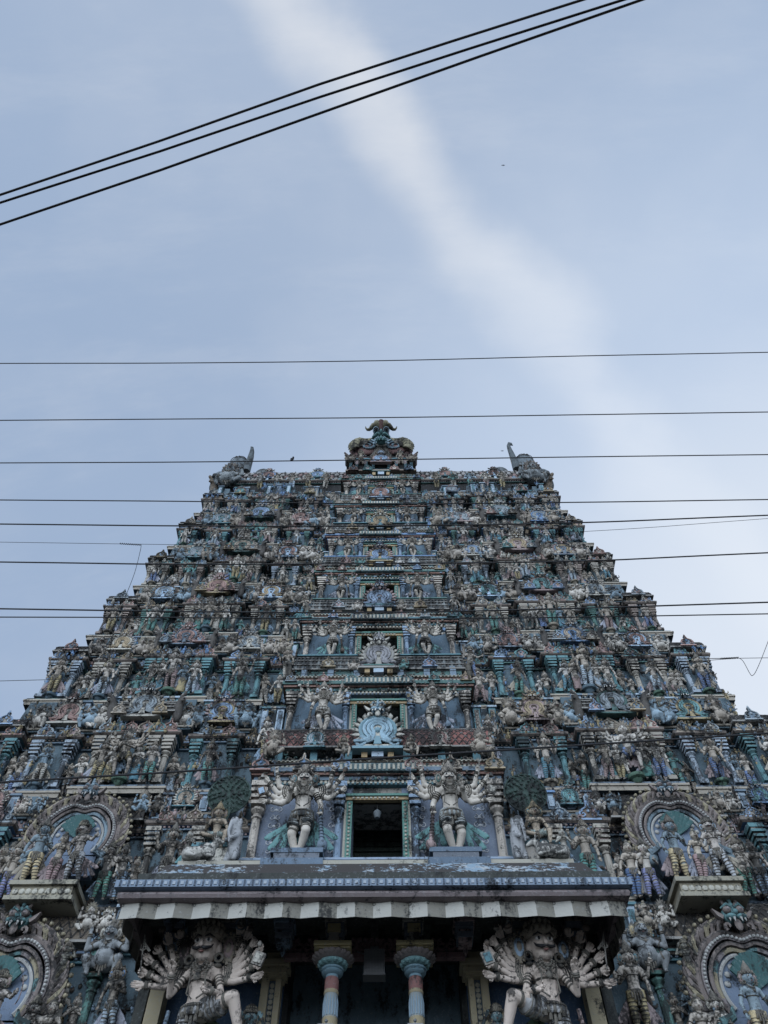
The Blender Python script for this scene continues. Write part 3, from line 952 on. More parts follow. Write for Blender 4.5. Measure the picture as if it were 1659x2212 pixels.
# ------------------------------------------------------------------ tower proportions
Z0 = 1.6
def dface(h): return 20.0 + .10 * h
def Wh(h): return 17.1 - .148 * h - .45 * min(1, max(0, (h - 13) / 5.0)) - .45 * min(1, max(0, (h - 22) / 7.0)) + .35 * max(0, h - 37) / 5
#        wing ledge, centre sill, centre half width, figure scale
TIER = [(9.0, None, None, 1.75), (13.1, None, None, 1.75), (17.2, 14.15, 4.0, 1.62), (21.8, 19.7, 3.5, 1.6), (26.1, 24.3, 3.3, 1.42),
        (30.3, 28.7, 3.0, 1.27), (34.4, 32.8, 2.75, 1.17), (38.5, 36.7, 2.5, 1.10), (42.3, 40.6, 2.3, 1.10)]
TOP = 46.0
ORD = ['lowest', 'second lowest', 'third lowest', 'fourth lowest', 'fifth lowest', 'fourth highest', 'third highest', 'second highest', 'topmost']
BAYS = [(.355, .465, .38, 'panjara'), (.515, .705, .58, 'shala'), (.765, .865, .38, 'panjara'), (.915, 1.0, .48, 'kuta')]
DEPTH = 13.0

tower = thing('temple_tower', 'tall carved gateway tower covered in painted stucco statues, tapering in tiers', 'temple tower', (0, 20, 0))
TP = Vector((0, 20, 0))

def plan_of(W, d, notch, low=False):
    y = d - 20.0
    right = [(notch, y + 3.4), (notch, y)] if notch else [(0.0, y)]
    for a, b, p, kn_ in BAYS:
        if low and kn_ == 'shala': p = -.35
        right += [(a * W, y), (a * W, y - p)]
        right += [(b * W, y - p)]
        if b < 1: right += [(b * W, y)]
    if not notch: right = right[1:]
    left = [(-x, yy) for x, yy in right][::-1]
    return left + right + [(W, y + DEPTH), (-W, y + DEPTH)]

def P3(x, d, h): return (x, d - 20.0, h + Z0)

TCOL = [(TEAL, GREYB), (GREYB, BLUE), (GREYB, TEAL), (GREEN, GREYB), (TEAL, BROWN), (GREEN, TEAL), (BLUE, TEAL), (TEAL, GREYB), (GREEN, GREYB)]

for ti, (Lh, S, cw, fs_) in enumerate(TIER):
    Ln = TIER[ti + 1][0] if ti < 8 else 44.6
    W = Wh(Lh); d = dface(Lh)
    zf = 1.36 * fs_                      # height of the figure storey
    H = Ln - Lh
    notch = None
    if ti > 0: notch = max((cw or 0) * .235, (TIER[min(ti + 1, 8)][2] or 0) * .235) + .38
    tier = obj('tier', None, tower)
    if ti == 8: BAYS = [(a, b, 0.02, k) for a, b, p, k in BAYS]
    plan = plan_of(W, d, notch, ti < 2)
    # walls and mouldings
    mb = MB()
    z = Lh + Z0
    he = z + zf
    prof = [(z - .26, .06), (z - .26, .24), (z - .10, .26), (z - .10, .30), (z - .02, .30), (z - .02, .26), (z + .10, .22), (z + .14, .14), (z + .14, .08), (z + .22, .06), (z + .22, 0),
            (he, 0), (he, .10), (he + .06, .10), (he + .06, .04), (he + .12, .04), (he + .12, .17), (he + .17, .24), (he + .26, .25), (he + .36, .18), (he + .42, .08), (he + .42, .12), (he + .47, .12), (he + .47, .02), (he + .60, .02)]
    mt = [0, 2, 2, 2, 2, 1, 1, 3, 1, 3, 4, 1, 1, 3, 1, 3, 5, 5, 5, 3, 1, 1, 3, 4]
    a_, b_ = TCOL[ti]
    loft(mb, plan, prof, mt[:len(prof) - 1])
    Wp = (Wh(Ln) if ti < 8 else W) - .05
    plan2 = plan_of(Wp, d + .06, notch, ti < 2)
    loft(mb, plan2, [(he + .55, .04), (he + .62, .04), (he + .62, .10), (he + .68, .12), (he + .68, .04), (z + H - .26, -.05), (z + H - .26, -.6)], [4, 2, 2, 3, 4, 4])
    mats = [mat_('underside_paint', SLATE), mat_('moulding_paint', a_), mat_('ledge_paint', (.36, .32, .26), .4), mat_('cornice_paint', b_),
            mat_('niche_paint', (.09, .14, .17), .5) if ti < 8 else mat_('recess_shade_paint', (.02, .02, .02), .4), mat_('roll_cornice_paint', (.17, .14, .12), .62)]  # top tier wall near-black: shade of the recess put into its colour
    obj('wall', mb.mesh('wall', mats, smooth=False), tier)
    # rows of small blocks under the cornice and along the upper parapet
    mb = MB(); piers = []
    for a, b, p, kind in BAYS + [(.12 if ti else .4, .355, 0, 'r'), (.465, .515, 0, 'r'), (.705, .765, 0, 'r'), (.865, .915, 0, 'r')]:
        if ti < 2 and kind == 'shala': continue
        for q in (-1, 1):
            x = a * W + .08
            k = 0
            while x < b * W - .05:
                y = d - 20 - p
                mb.box(q * x - .035, q * x + .035, y - .14, y - .02, he + .06, he + .115, 0)
                if k % 2 == 0:
                    mb.box(q * x - .05, q * x + .05, y - .07, y, he + .49, he + .60, 1)
                if k % 4 == 1:
                    piers.append((q * x, y))
                x += .15; k += 1
    obj('dentil_row', mb.mesh('dentil_row', ['soft', 'trim'], smooth=False), tier)
    pmats = [mat_('moulding_paint', a_), mat_('cornice_paint', b_), mat_('block_paint', (.33, .42, .50), .4), 'soft']
    pms = []
    for v in range(3):
        mb2 = MB(); ht = H - zf - 1.12
        mb2.box(-.13, .13, -.10, .1, 0, ht, v)
        mb2.box(-.19, .19, -.16, .12, ht, ht + .08, (v + 1) % 3)
        mb2.box(-.08, .08, -.13, -.1, .08, ht - .12, (2, 3, 0)[v])
        pms.append(mb2.mesh('parapet_pier', pmats, smooth=False))
    piers = [q2 for q2 in piers if abs(q2[0]) < Wp - .25]
    for x2, y2 in piers[::max(1, -(-len(piers) // 90))]:
        obj('parapet_pier', rnd.choice(pms), tier, (x2, y2, he + .70))
    # shallow carving that covers the walls behind the figures
    if 0 < ti < 8 or ti == 0:
        rr_ = random.Random(50 + ti)
        mb3 = MB()
        def yat(x, base):
            f = abs(x) / W
            for a, b, p, kd in BAYS:
                if a <= f <= b: return base - (-.35 if (ti < 2 and kd == 'shala') else p)
            return base
        x = -W
        while x < W:
            st_ = rr_.uniform(.10, .20)
            x += st_
            if abs(x) < (cw or (5.8 if ti == 0 else 4.2)) + .1: continue
            for zz, amp in ((z + .35, .06), (z + zf * .45, .1), (z + zf * .75, .1), (he + .24, .02), (he + .80, .05), (he + 1.05, .06), (he + 1.3, .08), (z + H - .55, .08), (z + H - .38, .05)):
                if zz > z + H - .3 or rr_.random() < .35: continue
                if zz > he + .5 and abs(x) > Wp - .15: continue
                u = zz + rr_.uniform(-amp, amp); s_ = rr_.uniform(.06, .12)
                y = yat(x, d - 20.0) - (.24 if abs(zz - he - .24) < .01 else .02 if zz < he else .0)
                m_ = rr_.choice((0, 0, 1, 1, 2, 3))
                k_ = rr_.random()
                if rr_.random() < .30 and zz < z + H - .5:
                    hh_ = rr_.uniform(.30, .44); ln_ = rr_.uniform(-.06, .06)
                    mb3.ell((x + ln_, y - .12, u + hh_ * .85), (.045, .045, .055), m_, 7, 5)
                    mb3.ell((x + ln_ * .6, y - .10, u + hh_ * .52), (.065, .05, .10), m_, 7, 5)
                    for q_ in (-1, 1):
                        mb3.tube([(x + q_ * .03, y - .08, u + hh_ * .4), (x + q_ * .045, y - .10, u + hh_ * .18), (x + q_ * .03, y - .06, u)], [.04, .035, .02], 5, rr_.choice((0, 1)))
                        mb3.tube([(x + q_ * .06, y - .1, u + hh_ * .62), (x + q_ * .13, y - .12, u + hh_ * (.5 + .3 * rr_.random())), (x + q_ * .11, y - .15, u + hh_ * (.55 + .4 * rr_.random()))], [.022, .02, .012], 5, m_)
                    mb3.tube([(x + ln_, y - .12, u + hh_ * .92), (x + ln_, y - .11, u + hh_ * 1.12)], [.045, .012], 6, 3)
                elif k_ < .35:
                    q_ = rr_.choice((-1, 1))
                    mb3.tube([(x + s_ * 1.1 * (1 - .14 * t) * math.cos(q_ * t * .9), y - .02, u + s_ * 1.1 * (1 - .14 * t) * math.sin(q_ * t * .9)) for t in range(6)], [s_ * .3, s_ * .38, s_ * .36, s_ * .3, s_ * .25, s_ * .12], 5, m_)
                elif k_ < .7:
                    a_r = rr_.uniform(-.6, .6)
                    mb3.tube([(x - s_ * math.sin(a_r), y, u - s_ * 1.2), (x, y - .06, u), (x + s_ * 1.2 * math.sin(a_r), y - .01, u + s_ * 1.3)], [s_ * .3, s_ * .6, s_ * .1], 6, m_)
                else:
                    mb3.ell((x, y, u), (s_ * .6, .06, s_ * .75), m_, 7, 5)
                    mb3.ell((x, y - .06, u + s_ * .3), (s_ * .3, .04, s_ * .3), 1, 6, 4)
        o_ = obj('carved_relief', mb3.mesh('carved_relief', ['soft', 'trim', 'dark', 'jewel'], ang=60), tier)
        o_['kind'] = 'stuff'
    # pilasters beside the niches
    pm = pilaster_mesh(zf, .105 * fs_ / 1.5)
    pcol = [(.34, .31, .26), (.10, .23, .25), (.28, .34, .40), (.26, .21, .18), (.08, .18, .16)]
    for a, b, p, kind in BAYS:
        if ti == 8 or (ti in (0, 1) and kind == 'shala'): continue
        c_ = rnd.choice(pcol)
        for q in (-1, 1):
            xs = (a * W + .12, b * W - .12)
            if kind == 'shala': xs = (a * W + .12, (a + .045) * W, (b - .045) * W, b * W - .12)
            for x in xs:
                obj('pilaster', pm, tier, P3(q * x, d - p - .06, Lh + .22), color=c_, scale=(1, 1, 1 - .22 / zf))
    # small gables standing on the cornice
    kx = [.29, .32, .35, .38, .44, .475, .50, .53, .56, .59, .63, .66, .69, .725, .75, .78, .85, .88, .905, .93, .985]
    for f in kx:
        if ti == 8 or (S is not None and f * W < cw + .5): continue
        if ti < 2 and .5 < f < .72: continue
        for q in (-1, 1):
            p = next((b3[2] for b3 in BAYS if b3[0] <= f <= b3[1]), 0)
            s_ = rnd.uniform(.44, .62) * (fs_ / 1.5) ** .5
            obj('gable_ornament', rnd.choice(KS), tier, P3(q * f * W, d - p - .22, Lh + zf + .50), color=rnd.choice(KCOL), scale=s_)
    # parapet shrines: gables, barrel roofs, end beasts
    hb = Lh + zf + .70; hh = H - zf - .75
    for q in (-1, 1):
        if ti == 8: break
        for f in (.41, .815):
            s_ = hh * (.56 if ti < 7 else .34)
            if ti == 0: s_ *= .8
            obj('gable_ornament', rnd.choice(KF), tier, P3(q * f * W, d - .62, hb + hh * .42), color=rnd.choice(KCOL), scale=(s_ * 1.08, s_, s_))
        if ti not in (0, 1) and ti < 7:
            ln = .155 * W
            r_ = hh * .36
            obj('barrel_roof', barrel(ln, r_ * 1.05, r_ * .55), tier, P3(q * .61 * W, d - .55, hb + hh * .30), color=(.11, .10, .085))
            s_ = hh * (.62 if ti < 7 else .46)
            obj('gable_ornament', KF[ti % 2], tier, P3(q * .61 * W, d - .66 - r_ * .5, hb + hh * .44), color=rnd.choice(KCOL), scale=(s_ * 1.15, s_, s_))
            for e in (-1, 1):
                x = q * .61 * W + e * ln * .56
                obj('roof_beast', HB, tier, P3(x, d - .75, hb + hh * .35), color=(.10, .09, .08), scale=(e * hh * .42, hh * .42, hh * .52))
                obj('gable_ornament', rnd.choice(KS), tier, P3(q * .61 * W + e * ln * .34, d - .75 - r_ * .8, hb + hh * .16), color=rnd.choice(KCOL), scale=.5)
        # corner pavilion with a small tiled roof
        if ti < 8:
            lk = .085 * W + .25
            obj('barrel_roof', barrel(lk, .50, .42, lattice=True), tier, P3(q * .958 * W, d - .38, hb - .12), color=(.10, .095, .09))
            obj('gable_ornament', rnd.choice(KS), tier, P3(q * .958 * W, d - .88, hb + .12), color=rnd.choice(KCOL), scale=.58)
            # ornaments on the flank, seen only as bumps of the outline
            obj('gable_ornament', rnd.choice(KF), tier, (q * (Wp - .35), d - 20 + 2.4, hb + hh * .45 + Z0), color=rnd.choice(KCOL), scale=hh * .5, rz=q * PI / 2)
            for k in range(3):
                obj('pilaster', pm, tier, (q * (W + .05), d - 20 + .5 + 1.4 * k, z + .22), color=rnd.choice(pcol), rz=q * PI / 2)

# ------------------------------------------------------------------ centre bays with openings
def dcen(h): return 19.55 + .10 * h
for ti in range(2, 9):
    Lh, S, cw, fs_ = TIER[ti]
    Sn = TIER[ti + 1][1] if ti < 8 else 44.3
    cwn = TIER[ti + 1][2] if ti < 8 else 2.1
    d = dcen(S); dn = dcen(Sn)
    H = Sn - S
    bay = obj('window_bay', None, tower)
    big = ti == 2
    dw = cw * .20 if big else cw * .235     # half width of the opening
    dh = 2.42 if big else H * .37
    top = S + (3.0 if big else H * .47)     # underside of the bay's cornice
    zz = lambda h: h + Z0
    y = d - 20.0
    a_, b_ = TCOL[ti]
    mb = MB()
    # niche walls left and right, lintel above the opening
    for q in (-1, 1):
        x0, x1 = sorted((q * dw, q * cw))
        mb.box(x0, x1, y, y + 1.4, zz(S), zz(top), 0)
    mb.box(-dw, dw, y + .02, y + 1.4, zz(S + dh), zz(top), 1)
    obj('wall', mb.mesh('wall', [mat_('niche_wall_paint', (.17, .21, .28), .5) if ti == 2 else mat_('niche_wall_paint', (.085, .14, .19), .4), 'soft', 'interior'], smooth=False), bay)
    # shutters deep in the opening
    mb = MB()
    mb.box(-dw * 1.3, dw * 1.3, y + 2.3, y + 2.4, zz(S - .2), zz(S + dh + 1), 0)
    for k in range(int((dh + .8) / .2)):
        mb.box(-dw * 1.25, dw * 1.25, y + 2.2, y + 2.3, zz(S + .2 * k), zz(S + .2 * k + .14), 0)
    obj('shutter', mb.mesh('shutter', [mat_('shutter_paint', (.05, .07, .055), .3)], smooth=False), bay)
    # floor slab and plinth mouldings
    mb = MB()
    fr = .50 if not big else .62
    for (e, z0, z1, m_) in ((fr + .02, -.07, 0, 0), (fr - .10, -.14, -.07, 1)) + (((fr - .04, -.26, -.14, 0), (fr - .2, -.5, -.26, 1)) if big else ()):
        mb.box(-cw - .1 - e * .1, cw + .1 + e * .1, y - e, y + 1.0, zz(S + z0), zz(S + z1), m_)
    obj('sill', mb.mesh('sill', [mat_('sill_paint', (.24, .31, .40) if big else a_, .3), mat_('cornice_paint', b_)], smooth=False), bay)
    # door frame with beads
    fm = [mat_('frame_paint', (.10, .24, .20), .4), mat_('bead_paint', (.42, .40, .33), .4), mat_('lintel_paint', (.38, .27, .14), .45)]
    for q in (-1, 1):
        mb = MB()
        mb.box(q * (dw + .09) - .09, q * (dw + .09) + .09, y - .10, y + .1, zz(S), zz(S + dh), 0)
        n = int(dh / .13)
        for k in range(n): mb.ell((q * (dw + .09), y - .11, zz(S + .08 + .13 * k)), (.045, .03, .045), 1, 8, 5)
        mb.box(q * (dw + .22) - .04, q * (dw + .22) + .04, y - .06, y + .1, zz(S), zz(S + dh + .05), 1)
        obj('door_jamb', mb.mesh('door_jamb', fm, ang=30), bay)
    mb = MB()
    mb.box(-dw - .26, dw + .26, y - .14, y + .1, zz(S + dh), zz(S + dh + .12), 2)
    mb.box(-dw - .30, dw + .30, y - .20, y + .1, zz(S + dh + .12), zz(S + dh + .20), 0)
    for k in range(int(2 * dw / .14)):
        mb.box(-dw + .14 * k, -dw + .14 * k + .08, y - .17, y, zz(S + dh + .03), zz(S + dh + .09), 1)
    obj('lintel', mb.mesh('lintel', fm, ang=30), bay)
    # pilasters
    ph = top - S
    for q in (-1, 1):
        for x, r_, c_ in ((dw + .42, .12, (.22, .31, .42)), (cw - .18, .15, (.46, .41, .35))):
            obj('pilaster', pilaster_mesh(ph, r_ * (1 if big else .8)), bay, P3(q * x, d - .12, S), color=c_)
    # entablature
    mb = MB()
    for hgt, e, m_, cx in ((.10, .16, 1, .05), (.08, .12, 2, 0), (.14, .18, 0, .12), (.10, .28, 3, .2), (.16, .34, 0, .25), (.08, .26, 2, .15), (.10, .18, 1, .0), (.16, .14, 3, -.05), (.06, .2, 2, 0)):
        mb.box(-cw - cx, cw + cx, y - e, y + 1.2, zz(top), zz(top + hgt), m_)
        if m_ == 1 or m_ == 2:
            k = -cw
            while k < cw:
                mb.box(k, k + .08, y - e - .05, y - e, zz(top + .015), zz(top + hgt - .015), 2); k += .15
        top += hgt
    for x0 in (-dw * 1.4,):
        mb.box(-dw - .5, dw + .5, y - .42, y - .1, zz(top - .62), zz(top - .30), 4)
        k = -dw - .45
        while k < dw + .42:
            mb.box(k, k + .08, y - .45, y - .42, zz(top - .58), zz(top - .36), 2); k += .16
    obj('entablature', mb.mesh('entablature', [mat_('moulding_paint', a_), mat_('cornice_paint', b_), mat_('bead_paint', (.42, .40, .33), .3), mat_('frieze_paint', (.25, .14, .11), .5), mat_('eave_paint', (.10, .16, .17), .5)], smooth=False), bay)
    # upper wall behind the roof
    mb = MB()
    mb.box(-cw * .95, cw * .95, y - (.10 if not big else -.2), y + 1.2, zz(top), zz(Sn - .45), 0)
    for q in (-1, 1):
        for f in (.25, .55, .85):
            mb.box(q * f * cw - .12, q * f * cw + .12, y - .2, y + .3, zz(top), zz(Sn - (.9 if not big else 1.05)), 1)
    for q in (-1, 1): mb.box(q * .45 - .1, q * .45 + .1, y - .38, y - .1, zz(top - .02), zz(top + .34), 3)
    mb.box(-.20, .20, y - .42, y - .1, zz(top - .02), zz(top + .40), 2)
    mb.box(-.6, .6, y - .46, y - .1, zz(top + .34), zz(top + .42), 0)
    obj('upper_wall', mb.mesh('upper_wall', [mat_('moulding_paint', a_), mat_('cornice_paint', b_), mat_('block_paint', (.33, .42, .50), .4), mat_('post_paint', (.36, .26, .13), .4)], smooth=False), bay)
    rr_ = random.Random(80 + ti)
    mb3 = MB()
    x = -cw
    while x < cw:
        x += rr_.uniform(.07, .14)
        for z3, e3 in ((top - .78, .24), (top - .55, .3), (top - .2, .18), (top + .15, .12), (top + .4, .12), (Sn - .75, .12)):
            if rr_.random() < .4: continue
            u = zz(z3 + rr_.uniform(-.05, .05)); s_ = rr_.uniform(.05, .09)
            q_ = rr_.choice((-1, 1))
            if rr_.random() < .5:
                mb3.tube([(x + s_ * 1.1 * (1 - .14 * t) * math.cos(q_ * t * .9), y - e3, u + s_ * 1.1 * (1 - .14 * t) * math.sin(q_ * t * .9)) for t in range(6)], [s_ * .3, s_ * .38, s_ * .36, s_ * .3, s_ * .25, s_ * .12], 5, rr_.choice((0, 1, 2, 3)))
            else:
                mb3.ell((x, y - e3, u), (s_ * .6, .05, s_ * .8), rr_.choice((0, 1, 3)), 7, 5)
    o_ = obj('carved_relief', mb3.mesh('carved_relief', ['soft', 'trim', 'dark', 'jewel'], ang=60), bay)
    o_['kind'] = 'stuff'
    # roof and gables
    if ti < 8:
        rr = .88 if not big else .92
        rc = Sn - .12 - rr
        yr = dn - 20.0 - (.30 if not big else .52)
        lat = big or ti in (6,)
        obj('barrel_roof', barrel(2 * cwn * (1.04 if not big else 1.12), rr * 1.05, .34, lattice=lat), bay, (0, yr, zz(rc)), color=(.26, .10, .08) if big else (.20, .22, .22))
        s_ = {2: 1.4, 3: 1.32, 4: 1.22}.get(ti, 1.08)
        kc = {2: (.28, .42, .50), 3: (.34, .34, .36), 4: (.28, .38, .52)}.get(ti, rnd.choice(KCOL))
        g_ = obj('gable_ornament', KF[0], bay, (0, yr - .48, zz(Sn - (.12 if big else .05) - .25 * s_)), color=kc, scale=(s_, s_, s_ * .95))
        if ti in (2, 3):
            g_.material_slots[1].link = 'OBJECT'
            g_.material_slots[1].material = M[mat_('gable_rim_paint', (.16, .28, .33) if ti == 2 else (.34, .33, .30), .45)]
        for q in (-1, 1):
            obj('gable_ornament', KF[1] if big else KS[0], bay, (q * cwn * .62, yr - .46, zz(rc + .25)), color=rnd.choice(KCOL), scale=.62 if big else .55)
            obj('roof_beast', HB, bay, (q * (cwn * 1.10), yr - .1, zz(rc + .15)), color=(.13, .12, .10), scale=(q * .5, .5, .62))
    for q in (-1, 1):
        for f in (.30, .62, .98):
            obj('gable_ornament', KS[1], bay, (q * cw * f, y - .40, zz(top - .26)), color=rnd.choice(KCOL), scale=.62 if big else .42)
# ------------------------------------------------------------------ top roof
crown_roof = obj('vaulted_roof', None, tower)
HB0 = 43.9
mb = MB()
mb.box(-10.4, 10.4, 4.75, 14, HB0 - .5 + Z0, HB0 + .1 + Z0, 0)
mb.box(-10.55, 10.55, 4.3, 14.4, HB0 + .1 + Z0, HB0 + .35 + Z0, 1)
mb.box(-10.3, 10.3, 4.6, 14, HB0 + .35 + Z0, HB0 + .6 + Z0, 2)
for k in range(100):
    x = -10.3 + 20.6 * k / 99
    mb.box(x - .05, x + .05, 4.36, 4.75, HB0 - .02 + Z0, HB0 + .1 + Z0, 1)
obj('eave', mb.mesh('eave', [mat_('recess_shade_paint', (.02, .02, .02), .4), mat_('eave_roll_paint', (.30, .23, .18), .5), mat_('moulding_paint', TEAL)], smooth=False), crown_roof)
mb = MB()
RY, RZ, YC = 3.3, 4.7, 8.0
zc = HB0 + .75 + Z0
n = 20
P = [(YC - RY * math.cos(PI * k / n), zc + RZ * math.sin(PI * k / n)) for k in range(n + 1)]
vs = [(-10.8, y, z) for y, z in P] + [(10.8, y, z) for y, z in P]
m_ = n + 1
mb.add(vs, [(k, k + 1, m_ + k + 1, m_ + k) for k in range(n)] + [tuple(range(m_ - 1, -1, -1)), tuple(range(m_, 2 * m_))], 0)
st = .62
for d_ in (-1, 1):
    for k in range(-8, 45):
        pts = []
        for j in range(15):
            t = PI * (.01 + .50 * j / 14)
            x = -10.8 + k * st + d_ * (j - 7) * st * .5
            if -10.8 <= x <= 10.8: pts.append((x, YC - (RY + .05) * math.cos(t), zc + (RZ + .05) * math.sin(t)))
        if len(pts) > 1: mb.tube(pts, .05, 5, 1)
for k in range(35):
    for j in range(14):
        t = PI * (.01 + .50 * (j + .5) / 14)
        x = -10.8 + k * st + ((j + 0) % 2) * st * .5 + .0
        if x < 10.7: mb.ell((x, YC - (RY + .02) * math.cos(t), zc + (RZ + .02) * math.sin(t)), (.25, .05, .19), 2 if (k * 7 + j * 3) % 5 else 3, 8, 4)
for k in range(60):
    x = -10.7 + 21.4 * k / 59
    mb.tube([(x, YC - RY * math.cos(PI * .19), zc + RZ * math.sin(PI * .19)), (x, YC - RY * math.cos(PI * .19) - .1, zc + RZ * math.sin(PI * .19) + .16)], [.05, .02], 4, 1) if k % 2 else None
obj('tile_cover', mb.mesh('tile_cover', [mat_('tile_paint', (.14, .09, .085), .5), 'dark', mat_('tile_knob_paint', (.33, .32, .31), .45), mat_('tile_pink_paint', (.26, .17, .16), .45)], ang=50), crown_roof)
for x in (-7.6, -4.3, 4.3, 7.6):
    obj('gable_ornament', KF[0], crown_roof, (x, YC - RY - .15, zc + 1.2), color=rnd.choice([(.25, .36, .52), (.38, .24, .21)]), scale=(1.0, .8, .75))
# smooth grey end gables: fan, horn and drum seen against the sky
def end_gable(q):
    mb = MB()
    mb.cap((0, .2, 0), (0, .4, 1.6), .9, .95, 16); mb.cap((.45 * q, .1, -1.0), (.75 * q, .3, .3), .8, .6, 16)
    mb.cap((1.0 * q, -.2, -2.6), (.95 * q, 0, -1.0), .6, .75, 14); mb.ell((0, .3, 1.9), (.85, .75, .8), 0, 16, 10)
    r = remesh(mb, .11, 2)
    for k in range(5):
        a = R(15 + 37 * k)
        P = [Vector((.86 * math.cos(a) * t, .3 - 1.0 * math.sqrt(max(0, 1 - t * t * .98)) * .82, 1.9 + .82 * math.sin(a) * t)) for t in (.1, .3, .5, .7, .85, .97)]
        r.tube(P, .03, 5, 1)
    return r.mesh('end_gable', ['obj', 'dark'], ang=60)
def horn(q):
    mb = MB()
    if q < 0:
        P = [(0, 0, -1.2), (0, 0, 0), (-.02, 0, 1.2), (-.10, 0, 2.2), (-.28, 0, 2.9), (-.55, 0, 3.15)]; r_ = [.62, .56, .50, .38, .24, .06]
    else:
        P = [(0, 0, -1.2), (0, 0, 0), (-.06, 0, 1.2), (-.16, 0, 2.2), (-.16, 0, 2.9), (.05, 0, 3.3), (.38, 0, 3.25), (.55, 0, 3.0)]; r_ = [.62, .56, .46, .36, .30, .27, .2, .05]
    mb.tube(P, r_, 14, 0)
    for k in range(12):
        t = k / 12
        mb.ell((-.52 + .12 * t, -.1, -.2 + 2.4 * t), (.07, .06, .09), 1, 6, 4)
    return mb.mesh('horn', ['obj', 'gold'], ang=60)
for q in (-1, 1):
    obj('end_gable', end_gable(q), crown_roof, (q * 10.35, 5.6, HB0 + 4.1 + Z0), color=(.14, .17, .19), scale=(.85, .85, .92))
    obj('horn', horn(q), crown_roof, (q * 9.5, 5.3, HB0 + 4.9 + Z0), color=(.09, .11, .12), scale=(.46, .46, .92))
    mb = MB(); mb.lathe([(.95, -.5), (1.0, .1), (.98, .5), (.9, .6)], 20, 0)
    obj('drum', mb.mesh('drum', ['obj']), crown_roof, (q * 8.4, 6.3, HB0 + 4.3 + Z0), color=(.13, .15, .16), scale=.8)

# central gable on the roof and its great lion mask finial
cg = obj('central_gable', None, tower)
mb = MB()
yb = 3.55
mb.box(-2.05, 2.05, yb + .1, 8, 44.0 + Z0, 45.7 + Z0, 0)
for z0, z1, e, m_ in ((44.1, 44.25, .2, 1), (44.4, 44.5, .1, 2), (45.5, 45.62, .15, 1), (45.7, 45.85, .22, 2)):
    mb.box(-2.1 - e, 2.1 + e, yb - e, 8, z0 + Z0, z1 + Z0, m_)
for q in (-1, 1):
    for f in (.5, 1.0, 1.6, 2.0): mb.box(q * f - .09, q * f + .09, yb - .14, yb, 44.5 + Z0, 45.5 + Z0, 2)
mb.box(-1.9, 1.9, yb + .4, 8, 46.2 + Z0, 47.4 + Z0, 0)
obj('wall', mb.mesh('wall', [mat_('recess_shade_paint', (.02, .02, .02), .4), mat_('eave_roll_paint', (.30, .23, .18), .5), mat_('moulding_paint', TEAL)], smooth=False), cg)
obj('gable_ornament', KF[0], cg, (0, yb - .45, 45.3 + Z0), color=(.28, .40, .55), scale=(1.15, 1.0, .9))
for q in (-1, 1):
    obj('roof_beast', HB, cg, (q * 2.25, yb + .2, 46.2 + Z0), color=(.14, .10, .09), scale=(q * .7, .7, .9))
    for f in (.3, .62): obj('gable_ornament', KS[0], cg, (q * 2.9 * f, yb - .25, 44.4 + Z0), color=rnd.choice(KCOL), scale=.6)
fin = obj('mask_finial', None, tower, (0, 4.1, 46.9 + 1.6))
fin.rotation_euler = (R(12), 0, 0)
fin.scale = (.84, .9, .64)
mb = MB()
FZ = 0.0
